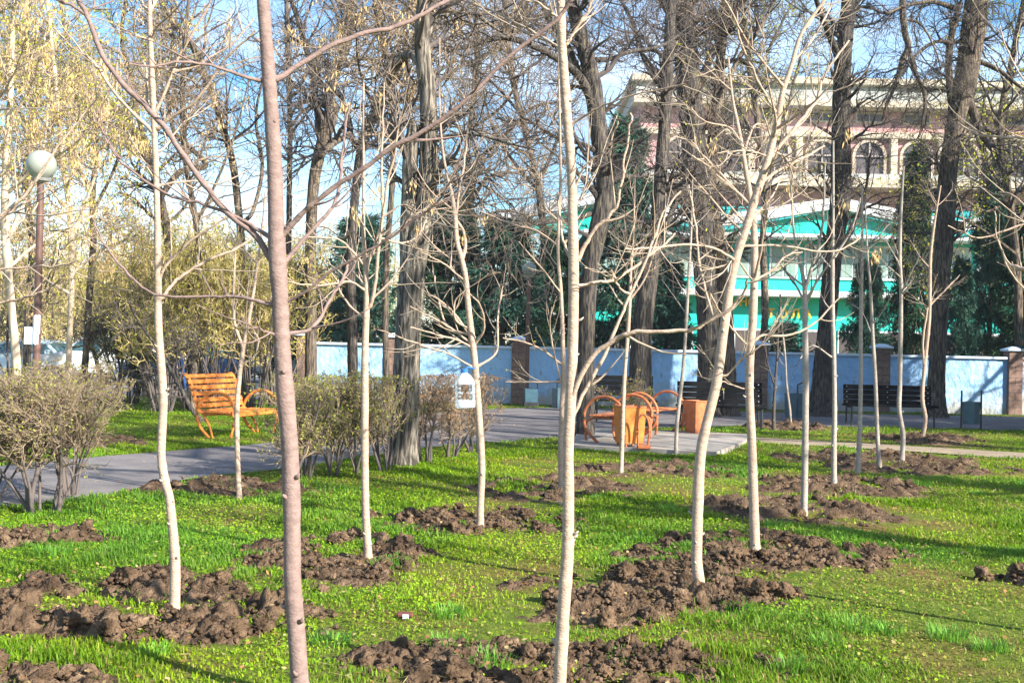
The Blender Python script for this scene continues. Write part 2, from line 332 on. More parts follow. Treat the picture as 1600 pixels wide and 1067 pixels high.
for i, x in enumerate(px_):
    wd = .2 if i else .17
    root = empty('stone_pillar', (x, WALLD, 0), ['dark stone pillar ending the blue wall on the left', 'stone pillar of the blue wall hidden behind the big furrowed trunk', 'rough stone pillar behind the far globe lamp pole',
        'stone pillar behind the trunk next to the weedy black bench', 'stone pillar behind the pale trunk of the straight sapling near the orange bin', 'stone pillar behind the left half of the rightmost black bench',
        'sunlit stone pillar with pale cap at the right, past the framed bin', 'stone pillar beyond the right edge'][i], 'pillar', 'stone pillars of the boundary wall')
    p = MB().bbox((-wd, -.2, -.1), (wd, .2, 1.73), .02); p.build('shaft', M['pillar'], root)
    c = MB(); c.bbox((-wd-.06, -.26, 1.73), (wd+.06, .26, 1.79), .015)
    v = [[-wd-.03, -.23, 1.79], [wd+.03, -.23, 1.79], [wd+.03, .23, 1.79], [-wd-.03, .23, 1.79], [-.06, -.06, 1.86], [.06, -.06, 1.86], [.06, .06, 1.86], [-.06, .06, 1.86]]
    c.add(v, [[4,5,6,7],[0,1,5,4],[1,2,6,5],[2,3,7,6],[3,0,4,7]]); c.build('cap', M['coping'], root)
    if i < len(px_)-1:
        x2 = px_[i+1]; wr = empty('wall_panel', ((x+x2)/2, WALLD, 0), 'pale blue plastered wall section ' + whl[i], 'wall', 'panels of the pale blue boundary wall')
        hw = (x2-x)/2-.2
        nxp, nzp = 90, 46; u, v = np.meshgrid(np.linspace(-hw, hw, nxp), np.linspace(-.1, 1.5, nzp)); dd = (fbm(np.stack([u*5+i*9, v*5, u*0], -1), 5, .6)-.5)*.035
        f = MB(); I = (np.arange(nzp-1)[:, None]*nxp+np.arange(nxp-1)[None]).ravel(); f.add(np.stack([u, -.1+dd, v], -1).reshape(-1, 3), np.stack([I, I+1, I+nxp+1, I+nxp], -1))
        f.box((-hw, -.07, -.1), (hw, .1, 1.5)); f.build('plaster_face', M['wall'], wr)
        MB().bbox((-hw, -.17, 1.5), (hw, .17, 1.57), .012).build('coping', M['coping'], wr)
# low iron fence seen left of the wall
# ============================================================ buildings
M['pink'] = mat('pink_plaster', (.50, .28, .27), (.43, .24, .24), scale=.3, rough=.95)
M['cream'] = mat('cream_stone', (.47, .40, .31), (.40, .33, .25), scale=.4, rough=.95)
M['roofgrey'] = mat('grey_roof_band', (.36, .36, .33), (.3, .3, .29), scale=.5, rough=.9)
M['glass'] = mat('dark_window_glass', (.05, .045, .05), (.10, .08, .08), scale=.5, rough=.35, spec=.3)
M['glass_green'] = mat('greenish_window_glass', (.16, .26, .24), (.28, .34, .30), scale=.8, rough=.15, spec=.6)
M['white'] = mat('white_trim', (.62, .63, .64), (.52, .54, .57), scale=2, rough=.7)
M['teal'] = mat('turquoise_cladding', (.012, .52, .42), (.012, .42, .35), scale=1, rough=.6)
M['teal_dark'] = mat('turquoise_roof', (.02, .33, .31), (.02, .27, .27), scale=1, rough=.6)
M['sign_yellow'] = mat('sign_yellow', (.85, .48, .02), (.75, .40, .02), scale=3, rough=.5)
def facade(root, d, y0, fn): pass
def pxm(x, y, d, ref): p = W(x, y, d); return p[0]-ref[0], p[2]
M['cream_dull'] = mat('weathered_cream', (.46, .36, .28), (.38, .30, .24), scale=.8)
M['pilgrey'] = mat('window_bars', (.35, .30, .28), scale=2)
D = 80.0
O = W(1400, 560, D); O[2] = 0
bld = empty('large_building', O, 'large pink and cream public building with arched windows behind the trees', 'building')
sc = D/F
zh = lambda y: W(1400, y, D)[2]
xh = lambda x: W(x, 200, D)[0]-O[0]
L0, R0 = xh(1002), xh(1800)
z_top = zh(130)
MB().box((L0, .3, 0), (R0, 22, zh(160))).build('wall', M['pink'], bld)
MB().box((L0-.5, -.9, zh(163)), (R0, 22.5, zh(142))).build('roof', M['roofgrey'], bld)
MB().bbox((L0-.9, -1.3, zh(142)), (R0, 22.9, z_top), .08).build('parapet', M['cream'], bld)
MB().bbox((L0-.7, -1.0, zh(174)), (R0, .35, zh(163)), .05).build('frieze', M['cream'], bld)
MB().bbox((L0-.1, -.15, zh(218)), (R0, .35, zh(208)), .05).build('string_course', M['cream'], bld)
c = MB(); c.bbox((L0-.3, -1.6, zh(300)), (R0, .35, zh(285)), .06); c.build('balcony_ledge', M['cream'], bld)
MB().box((L0-.1, -1.2, zh(285)), (R0, .3, zh(277))).build('balcony_band', M['roofgrey'], bld)
for k in range(9):
    x0 = xh(1138+k*74); zt, zb = zh(179), zh(190)
    f_ = MB().box((x0-1.0, .18, zb-.14), (x0+1.0, .32, zt+.14)).build('window', M['cream'], bld)
    MB().box((x0-.85, .14, zb), (x0-.05, .19, zt)).box((x0+.05, .14, zb), (x0+.85, .19, zt)).build('pane', M['glass'], f_)
for k in range(11):
    xm = xh(1064+k*74); wv = 1.0; zb, zsp = zh(277), zh(245)
    ang = np.linspace(0, PI, 13)
    def arch(rr, yy, zb_): return [(xm-rr, yy, zb_)]+[(xm-rr*math.cos(a), yy, zsp+rr*math.sin(a)) for a in ang]+[(xm+rr, yy, zb_)]
    o_, i_ = np.array(arch(wv+.2, .02, zb)), np.array(arch(wv, .02, zb)); nn = len(o_)
    su = MB(); v = np.r_[o_, i_, o_+[0, .3, 0], i_+[0, .3, 0]]; q = [[j, j+1, nn+j+1, nn+j] for j in range(nn-1)]+[[nn+j, nn+j+1, 3*nn+j+1, 3*nn+j] for j in range(nn-1)]+[[j+1, j, 2*nn+j, 2*nn+j+1] for j in range(nn-1)]
    su.add(v, q); s_ = su.build('window', M['cream_dull'], bld); gl = MB(); gl.add(i_+[0, .2, 0], np.arange(nn)[None]); gl.build('pane', M['glass'], s_)
    mu_ = MB(); mu_.box((xm-.05, .08, zb), (xm+.05, .16, zsp+.95)).box((xm-.95, .09, zsp-.05), (xm+.95, .15, zsp+.05)); mu_.build('mullion', M['pilgrey'], s_)
    MB().bbox((xm+1.42, -.12, zh(277)), (xm+1.42+.5, .3, zh(218)), .04).build('pilaster', M['cream'], bld)
# turquoise pavilion in front of it
D2 = 52.0
O2 = W(1250, 560, D2); O2[2] = 0
tb = empty('turquoise_building', O2, 'turquoise building with white gabled trim and yellow letters behind the spruces', 'building')
z2 = lambda y, x=1250: W(x, y, D2)[2]
x2 = lambda x: W(x, 400, D2)[0]-O2[0]
l2, r2 = x2(925), x2(1800)
MB().box((l2, 0, 0), (r2, 14, z2(376))).build('wall', M['teal'], tb)
rf = MB(); rf.add([[l2-.4, -.6, z2(371)], [r2, -.6, z2(371)], [r2, 6, z2(298)], [l2+2.5, 6, z2(298)], [l2-.4, 14, z2(371)], [r2, 14, z2(371)], [l2+2.5, 8, z2(298)], [r2, 8, z2(298)]],
                  [[0,1,2,3],[3,2,7,6],[6,7,5,4]]); rf.add([[l2-.4, -.6, z2(371)], [l2+2.5, 6, z2(298)], [l2+2.5, 8, z2(298)], [l2-.4, 14, z2(371)]], [[0,1,2,3]]); rf.build('roof', M['teal_dark'], tb)
def bar(mb, x0, z0, x1, z1, y0, y1, th):
    v = []
    for x, z in ((x0, z0), (x1, z1)):
        for yy in (y0, y1):
            for dz in (0, th): v.append((x, yy, z+dz))
    mb.add(v, [[0,1,5,4],[2,6,7,3],[1,3,7,5],[0,4,6,2],[0,2,3,1],[4,5,7,6]])
for gi, (gx0, gxp, gx1) in enumerate(((1105, 1290, 1475), (1470, 1655, 1840), (780, 925, 1105))):
    g = MB(); v = np.array([[x2(gx0), -1.2, z2(371)], [x2(gx1), -1.2, z2(371)], [x2(gxp), -1.2, z2(332)]]); v2 = v+[0, 7, 0]
    g.add(np.r_[v, v2], [[0,1,2]]); g.f.append(np.array([[0, 2, 5, 3]])+0); g.f.append(np.array([[2, 1, 4, 5]])); ga = g.build('gable', M['teal'], tb)
    t_ = MB(); bar(t_, x2(gx0)-.3, z2(366), x2(gxp), z2(332), -1.7, -1.0, .5); bar(t_, x2(gxp), z2(332), x2(gx1)+.3, z2(366), -1.7, -1.0, .5); t_.build('trim', M['white'], ga)
MB().bbox((l2-.5, -1.3, z2(376)), (r2, -.05, z2(370)), .03).build('cornice', M['white'], tb)
MB().bbox((l2-.2, -.9, z2(466)), (r2, -.05, z2(456)), .03).build('cornice', M['white'], tb)
for k in range(16):
    xa = x2(935+k*54); 
    if xa > r2-2: break
    f_ = MB().box((xa-.08, -.09, z2(436)), (xa+1.2, -.0, z2(382))).build('window', M['white'], tb)
    MB().box((xa+.02, -.12, z2(432)), (xa+.52, -.085, z2(386))).box((xa+.6, -.12, z2(432)), (xa+1.1, -.085, z2(386))).build('pane', M['glass_green'], f_)
    f_ = MB().box((xa-.06, -.09, z2(570)), (xa+1.25, -.0, z2(515))).build('window', M['white'], tb)
    MB().box((xa+.03, -.12, z2(568)), (xa+1.16, -.085, z2(518))).build('pane', M['glass'], f_)
# lettering on the turquoise band
def text(name, s, loc, size, m, parent, ext=.03, rot=(PI/2, 0, 0)):
    cu = bpy.data.curves.new(name, 'FONT'); cu.body = s; cu.size = size; cu.extrude = ext; cu.align_x = 'LEFT'; cu.offset = size*.02
    o = bpy.data.objects.new(name, cu); SC.collection.objects.link(o)
    dg = bpy.context.evaluated_depsgraph_get(); me = bpy.data.meshes.new_from_object(o.evaluated_get(dg)); bpy.data.objects.remove(o)
    o = bpy.data.objects.new(name, me); SC.collection.objects.link(o); me.materials.clear(); me.materials.append(m)
    o.location = loc; o.rotation_euler = rot; o.parent = parent; return o
text('lettering', 'НС', (x2(1155), -.1, z2(480)), .55, M['sign_yellow'], tb)
text('lettering', 'Т О Л А', (x2(1200), -.1, z2(497)), .55, M['sign_yellow'], tb)
# ochre block behind the left trees
M['ochre'] = mat('ochre_plaster', (.58, .44, .22), (.50, .38, .2), scale=.2, rough=.95)
D3 = 95.0
O3 = W(150, 560, D3); O3[2] = 0
ob = empty('apartment_block', O3, 'low ochre block with rows of windows behind the left trees and cars', 'building')
x3 = lambda x: W(x, 450, D3)[0]-O3[0]
z3 = lambda y: W(150, y, D3)[2]
MB().box((x3(-300), 0, 0), (x3(560), 12, z3(420))).build('wall', M['ochre'], ob)
MB().bbox((x3(-305), -.6, z3(420)), (x3(566), 12.6, z3(412)), .05).build('roof', M['roofgrey'], ob)
for row in (438, 488):
    for k in range(17):
        xa = x3(-270+k*50); f_ = MB().box((xa, -.05, z3(row+28)), (xa+1.5, 0, z3(row))).build('window', M['ochre'], ob); MB().box((xa+.1, -.08, z3(row+27)), (xa+1.4, -.045, z3(row+1))).build('pane', M['glass'], f_)
# ============================================================ trees
def spline(P, n):
    P = np.asarray(P, float); m = len(P)
    if m == 2: P = np.array([P[0], (P[0]+P[1])/2, P[1]]); m = 3
    E = np.vstack([2*P[0]-P[1], P, 2*P[-1]-P[-2]])
    t = np.linspace(0, m-1-1e-6, n); i = t.astype(int); u = (t-i)[:, None]
    p0, p1, p2, p3 = E[i], E[i+1], E[i+2], E[i+3]
    return .5*((2*p1)+(-p0+p2)*u+(2*p0-5*p1+4*p2-p3)*u*u+(-p0+3*p1-3*p2+p3)*u**3)
def limb(pts, d, w, dz=0, n=None, rng=None, wig=0, ds=None):
    """pts: photo pixels of a traced limb, d: depth of its root, w: (start, end) widths in photo px or a list, dz: depth drift -> points (K,3), radii (K)"""
    m = len(pts); n = n or max(8, m*4)
    dd = np.linspace(0, 1, m)**1.2*dz+d if ds is None else np.asarray(ds)
    P = np.array([W(p[0], p[1], q) for p, q in zip(pts, dd)]); P = spline(P, n)
    ww = np.interp(np.linspace(0, 1, n), np.linspace(0, 1, len(w)), w)
    R = ww/2*P[:, 1]/F
    if wig and rng is not None:
        P[1:-1] += (fbm(np.stack([np.arange(n)*.7, np.full(n, rng.random()*99), np.zeros(n)], -1)[1:-1], 2)-.5)[:, None]*rng.normal(size=3)*wig
    return P, R
def resamp(P, R, K):
    t = np.linspace(0, len(P)-1, K); i = np.minimum(t.astype(int), len(P)-2); u = (t-i)
    return P[i]*(1-u)[:, None]+P[i+1]*u[:, None], R[i]*(1-u)+R[i+1]*u
def sprout(rng, P, R, n, tr, Lg, ang, K=6, wig=.18, trop=(0, 0, 0), rf=.55, rmax=1, rtip=.0015, tcurve=1.0, shrink=.45, jit=.5):
    """children of N parents, n each: P (N,Kp,3), R (N,Kp)"""
    N, Kp, _ = P.shape; Q = N*n
    pi = np.repeat(np.arange(N), n); t = (tr[0]+(tr[1]-tr[0])*rng.random(Q))
    x = t*(Kp-1); i = np.minimum(x.astype(int), Kp-2); u = (x-i)[:, None]
    o = P[pi, i]*(1-u)+P[pi, i+1]*u; tan = P[pi, i+1]-P[pi, i]; tan /= np.linalg.norm(tan, axis=1, keepdims=True)+1e-9
    r0 = np.minimum((R[pi, i]*(1-u[:, 0])+R[pi, i+1]*u[:, 0])*rf, rmax)
    pr = rng.normal(size=(Q, 3)); pr -= (pr*tan).sum(1, keepdims=True)*tan; pr /= np.linalg.norm(pr, axis=1, keepdims=True)+1e-9
    a = np.radians(ang[0]+(ang[1]-ang[0])*rng.random(Q))[:, None]; d = tan*np.cos(a)+pr*np.sin(a)
    ln = Lg*(1-jit+2*jit*rng.random(Q))*(1-shrink*t); st = (ln/(K-1))[:, None]
    C = np.zeros((Q, K, 3)); C[:, 0] = o; tp = np.asarray(trop, float)
    for k in range(1, K):
        C[:, k] = C[:, k-1]+d*st; d = d+rng.normal(size=(Q, 3))*wig+tp; d /= np.linalg.norm(d, axis=1, keepdims=True)+1e-9
    rr = np.maximum(r0, rtip)[:, None]*np.linspace(1, 0, K)[None]**tcurve+rtip*.8
    return C, rr
def trunk_mesh(mb, P, R, m=20, rough=.15, n=None, flare=0, freq=5, seed=0, stop=None):
    n = n or int(np.linalg.norm(np.diff(P, axis=0), axis=1).sum()/.05)+8
    P = spline(P, n); R = np.interp(np.linspace(0, 1, n), np.linspace(0, 1, len(R)), R)
    if flare: h = P[:, 2]-P[0, 2]; R = R*(1+flare*np.exp(-np.maximum(h, 0)/.18))
    T = np.gradient(P, axis=0); T /= np.linalg.norm(T, axis=1, keepdims=True); A = np.cross(T, [0, 1, 0.]); A /= np.linalg.norm(A, axis=1, keepdims=True); B = np.cross(T, A)
    an = np.arange(m)*2*PI/m; dirs = A[:, None]*np.cos(an)[None, :, None]+B[:, None]*np.sin(an)[None, :, None]
    base = P[:, None]+dirs*R[:, None, None]
    q = np.stack([np.cos(an)[None]*freq/2.2+0*R[:, None], np.sin(an)[None]*freq/2.2+0*R[:, None], P[:, 2:3]*1.3+0*an[None]], -1)+seed*7.7
    nn = 1-np.abs(2*fbm(q, 4, .6)-1)*2.2; big = fbm(q*.35+3, 2)-.5
    if flare: 
        lob = np.cos(an*5+seed)[None]*np.exp(-np.maximum(P[:, 2:3]-P[0, 2], 0)/.2)*.18*flare; big = big+lob
    V = base+dirs*(R[:, None]*(rough*(nn-.6)+.22*big))[:, :, None]
    K = n; k = np.arange(K-1)[:, None]; j = np.arange(m)[None]; j2 = (j+1) % m
    mb.add(V.reshape(-1, 3), np.stack([k*m+j, k*m+j2, (k+1)*m+j2, (k+1)*m+j], -1).reshape(-1, 4))
    cap = (K-1)*m+np.arange(m); mb.f.append((cap+mb.n-len(V.reshape(-1, 3)))[None]); return P, R
def tips(rng, C, size, n=1, tr=(.5, 1), droop=0, aspect=.5, flat=False):
    N, K, _ = C.shape; pi = np.repeat(np.arange(N), n); x = (tr[0]+(tr[1]-tr[0])*rng.random(N*n))*(K-1); i = np.minimum(x.astype(int), K-2); u = (x-i)[:, None]
    o = C[pi, i]*(1-u)+C[pi, i+1]*u; Q = len(o); s = size*(.6+.8*rng.random(Q))[:, None]
    v = rng.normal(size=(Q, 3)); v /= np.linalg.norm(v, axis=1, keepdims=True)
    if droop: v = v*(1-droop)+np.array([0, 0, -1.])*droop; v /= np.linalg.norm(v, axis=1, keepdims=True)
    h = rng.normal(size=(Q, 3)); h -= (h*v).sum(1, keepdims=True)*v; h /= np.linalg.norm(h, axis=1, keepdims=True)
    return o+v*s*.5, h*s*.5*aspect, v*s*.5
def big_tree(name, label, seed, base, limbs, mat_t, mat_b, mat_tw, group=None, cat='tree', n1=16, n2=8, n3=4, L1=2.2, L2=1.0, L3=.5, trop=(0, 0, .03), buds=None, nb=0, bsize=.04, trange=(.35, 1), flare=.35, tw=.0045, seeds=0, ang1=(35, 75), wig=.2, sides=24, extra=None, droopseed=.93, twz=None):
    tw *= .72; n1 = max(3, int(n1*.95)); n3 += 1
    """limbs: list of (P,R); limb 0 is the trunk"""
    rng = np.random.default_rng(seed); base = np.asarray(base, float)
    root = empty(name, base, label, cat, group)
    t = MB(); P0, R0 = trunk_mesh(t, limbs[0][0], limbs[0][1], m=sides, flare=flare, seed=seed, freq=6); t.build('trunk', mat_t, root, base, smooth=True)
    if len(limbs) > 1:
        for P, R in limbs[1:]: b = MB(); trunk_mesh(b, P, R, m=12, seed=seed+1, rough=.1, freq=4); b.build('limb', mat_t, root, base, smooth=True)
    PP, RR = zip(*[resamp(P, R, 14) for P, R in limbs]); PP = np.array(PP); RR = np.array(RR)
    lens = np.linalg.norm(np.diff(PP, axis=1), axis=2).sum(1); reps = np.maximum(1, np.round(lens/4)).astype(int)
    PPr, RRr = np.repeat(PP, reps, 0), np.repeat(RR, reps, 0)
    c1, r1 = sprout(rng, PPr, RRr, n1, trange, L1, ang1, K=9, wig=wig, trop=trop, rf=.42, rmax=.05, rtip=.004)
    c2, r2 = sprout(rng, c1, r1, n2, (.15, 1), L2, (30, 70), K=7, wig=wig, trop=trop, rf=.6, rtip=.003)
    c3, r3 = sprout(rng, c2, r2, n3, (.1, 1), L3, (25, 65), K=5, wig=wig, trop=trop, rf=.7, rtip=.002)
    r3 = np.maximum(r3, tw); r2 = np.maximum(r2, tw*1.15)
    cr = MB(); cr.tubes(c1, r1, 6); cr.tubes(c2, r2, 4); 
    cr.build('crown', mat_b, root, base); tm = MB(); tm.tubes(c3, r3, 3)
    allc = c3
    tm.build('twigs', mat_tw, root, base)
    if buds and nb:
        m_ = MB(); m_.quads(*tips(rng, allc, bsize, nb, aspect=.6), shape=1); m_.build('foliage', buds, root, base)
    if seeds:
        sel = rng.choice(len(c3), min(len(c3), seeds)); o = c3[sel, -1]; 
        C = []; 
        k = 16; oo = np.repeat(o, k, 0)+rng.normal(size=(len(o)*k, 3))*np.array([.05, .05, .02])-np.array([0, 0, 1])*rng.random((len(o)*k, 1))*.28
        Q = len(oo); v = rng.normal(size=(Q, 3))*.25+[0, 0, -1]; v /= np.linalg.norm(v, axis=1, keepdims=True); h = np.cross(v, rng.normal(size=(Q, 3))); h /= np.linalg.norm(h, axis=1, keepdims=True)
        s = (.03+.025*rng.random(Q))[:, None]; m_ = MB(); m_.quads(oo, h*s*.22, v*s, shape=1); m_.build('seed_clusters', M['seed'], root, base)
    return root
def TL(pts, d, w, dz=0, **k): return limb(pts, d, w, dz, **k)
def gd(x, y): return G(x, y)[1]

# ---- the big trees of the middle distance (traced limbs)
d1 = gd(630, 730)
big_tree('old_elm', 'big old tree with deeply furrowed bark standing in the gap of the clipped hedge', 11, G(630, 728),
    [TL([(628, 733), (634, 640), (636, 560), (640, 480), (648, 400), (664, 320), (669, 250), (669, 150), (661, 90), (660, 40), (666, -30), (672, -140), (690, -280)], d1, [46, 42, 40, 41, 40, 30, 27, 26, 24, 22, 18, 14], 0),
     TL([(640, 440), (638, 370), (640, 300), (642, 240), (648, 195)], d1, [30, 26, 24, 20]), TL([(672, 275), (700, 276), (732, 279), (766, 296), (800, 322)], d1, [9, 7, 5, 2], 1.5),
     TL([(668, 222), (700, 214), (740, 210), (795, 224), (840, 236)], d1, [9, 7, 5, 2], -1), TL([(664, 60), (690, 28), (732, 20), (773, 44), (800, 60)], d1, [9, 7, 5, 2], 1),
     TL([(664, 110), (640, 85), (615, 110), (590, 170), (575, 210)], d1, [15, 13, 10, 6], 2.5), TL([(666, 0), (640, -50), (600, -120), (560, -160)], d1, [12, 9, 5], -1.5), TL([(680, -90), (730, -140), (800, -170)], d1, [10, 8, 4], 1)],
    M['bark_old'], M['twig_grey'], M['twig_warm'], 'large old park trees', n1=9, n2=7, n3=4, L1=1.5, L2=.7, L3=.35, tw=.0035, flare=.25, sides=44, buds=M['dry'], nb=0)
d2 = gd(915, 684)
big_tree('old_elm', 'leaning dark tree with an arching limb rising behind the straight foreground sapling', 12, G(915, 684),
    [TL([(914, 690), (916, 620), (916, 550), (920, 450), (932, 370), (946, 300), (936, 210), (926, 130), (911, 67), (897, 15), (885, -60), (880, -160)], d2, [28, 26, 24, 25, 30, 26, 27, 25, 22, 18, 12]),
     TL([(925, 160), (905, 120), (868, 90), (827, 70), (783, 59), (732, 72), (700, 80)], d2, [15, 12, 10, 9, 5], -2), TL([(905, 120), (880, 60), (857, 30), (840, -20)], d2, [13, 11, 8], 1.5),
     TL([(928, 94), (955, 92), (985, 81), (1036, 71), (1080, 40)], d2, [9, 7, 5, 3], 2), TL([(935, 330), (900, 342), (867, 346), (827, 350), (766, 343), (730, 330)], d2, [9, 8, 6, 4, 2], -1), TL([(895, 0), (930, -60), (980, -120)], d2, [12, 8, 4], -2)],
    M['bark_dark'], M['twig_dark'], M['twig_grey'], 'large old park trees', n1=11, n2=7, n3=5, L1=1.8, L2=.85, L3=.42)
d3 = gd(1000, 664)
big_tree('old_elm', 'dark tree growing behind the backless ringed benches and the weedy black bench', 13, G(1000, 664),
    [TL([(1001, 668), (1001, 600), (1003, 520), (1014, 430), (1026, 350), (1032, 270), (1040, 170), (1046, 60), (1050, -60), (1052, -180)], d3, [38, 35, 32, 28, 22, 19, 17, 15, 12]),
     TL([(1020, 400), (1050, 330), (1075, 270), (1090, 200)], d3, [12, 8, 6, 3], 2), TL([(1042, 150), (1010, 100), (990, 40), (960, -20)], d3, [10, 8, 5], 2)],
    M['bark_dark'], M['twig_dark'], M['twig_grey'], 'large old park trees', n1=12, n2=8, n3=5, L1=2.0, L2=.9, L3=.45)
d4 = gd(1106, 650)
big_tree('old_elm', 'thick dark trunk with tan twiggy growth, left of the pair behind the middle black bench', 14, G(1106, 650),
    [TL([(1105, 652), (1108, 560), (1106, 480), (1100, 400), (1094, 320), (1085, 230), (1077, 140), (1070, 50), (1062, -60), (1058, -180)], d4, [36, 32, 34, 38, 38, 38, 38, 34, 28]),
     TL([(1080, 170), (1110, 90), (1150, 20), (1180, -60)], d4, [16, 12, 9, 6], 1), TL([(1068, 40), (1030, -20), (1000, -80)], d4, [14, 10, 6], -1)],
    M['bark_dark'], M['twig_dark'], M['twig_warm'], 'large old park trees', n1=18, n2=9, n3=5, L1=1.6, L2=.8, L3=.45, buds=M['dry'], nb=1, bsize=.03, trange=(.3, 1))
big_tree('old_elm', 'slimmer right trunk of the pair behind the middle black bench', 15, G(1138, 649),
    [TL([(1138, 650), (1134, 560), (1130, 480), (1122, 400), (1114, 330), (1112, 250), (1120, 150), (1130, 50), (1136, -60)], d4+.3, [30, 28, 26, 25, 20, 17, 14, 9]), TL([(1118, 180), (1150, 100), (1190, 40), (1220, -20)], d4, [9, 7, 4], 1)],
    M['bark_mid'], M['twig_dark'], M['twig_grey'], 'large old park trees', n1=14, n2=7, n3=5, L1=1.8, L2=.85, L3=.4)
d5 = gd(1283, 650)
big_tree('old_elm', 'dark trunk flaring widely at the ground between two black benches', 16, G(1282, 650),
    [TL([(1282, 653), (1284, 600), (1289, 540), (1296, 460), (1303, 390), (1313, 310), (1314, 220), (1316, 130), (1320, 60), (1328, 0), (1338, -90), (1345, -180)], d5, [38, 30, 27, 27, 28, 30, 27, 25, 24, 22, 18]),
     TL([(1318, 110), (1290, 40), (1260, -40)], d5, [12, 9, 5], -2), TL([(1306, 400), (1335, 350), (1352, 300), (1360, 240)], d5, [10, 8, 5, 2], -1), TL([(1326, 20), (1370, -40), (1430, -80), (1500, -80)], d5, [14, 10, 8, 5], -1)],
    M['bark_dark'], M['twig_dark'], M['twig_grey'], 'large old park trees', n1=12, n2=7, n3=5, L1=2.0, L2=.9, L3=.42, flare=.55, buds=M['bud'], nb=1, bsize=.02)
d6 = gd(1462, 652)
big_tree('old_elm', 'tall trunk lit on its right side behind the rightmost black bench, with limbs hanging down', 17, G(1462, 652),
    [TL([(1462, 655), (1463, 600), (1466, 540), (1470, 450), (1477, 350), (1481, 270), (1492, 200), (1511, 110), (1523, 30), (1532, -60), (1540, -170)], d6, [30, 26, 24, 27, 27, 27, 32, 36, 36, 30]),
     TL([(1505, 140), (1520, 175), (1534, 210), (1548, 235)], d6, [14, 13, 10, 4], -.5), TL([(1492, 190), (1484, 130), (1483, 80), (1490, 40), (1500, 5)], d6, [14, 11, 10, 10], 0),
     TL([(1495, 15), (1460, 4), (1420, 8), (1385, 22)], d6, [9, 7, 5, 3], -1.5), TL([(1484, 66), (1458, 67), (1430, 88), (1410, 120)], d6, [6, 5, 4, 2], -1),
     TL([(1526, -10), (1570, -60), (1640, -90)], d6, [16, 12, 7], -1), TL([(1515, 90), (1560, 110), (1600, 140), (1650, 160)], d6, [9, 7, 4, 2], -1),
     TL([(1530, -90), (1470, -90), (1425, -60), (1411, 0), (1414, 51), (1419, 72), (1409, 100), (1398, 135), (1385, 165), (1378, 190)], d6-1, [14, 13, 11, 10, 9, 5, 3], 0), TL([(1419, 72), (1429, 111), (1445, 152), (1440, 200), (1432, 220)], d6-1, [8, 6, 5, 2], 0),
     TL([(1412, 30), (1440, 40), (1462, 80), (1470, 110)], d6-1, [4, 3, 2], 0)],
    M['bark_mid'], M['twig_dark'], M['twig_grey'], 'large old park trees', n1=9, n2=7, n3=5, L1=1.6, L2=.8, L3=.4, flare=.5, buds=M['bud'], nb=1, bsize=.02, trop=(0, 0, -.05))
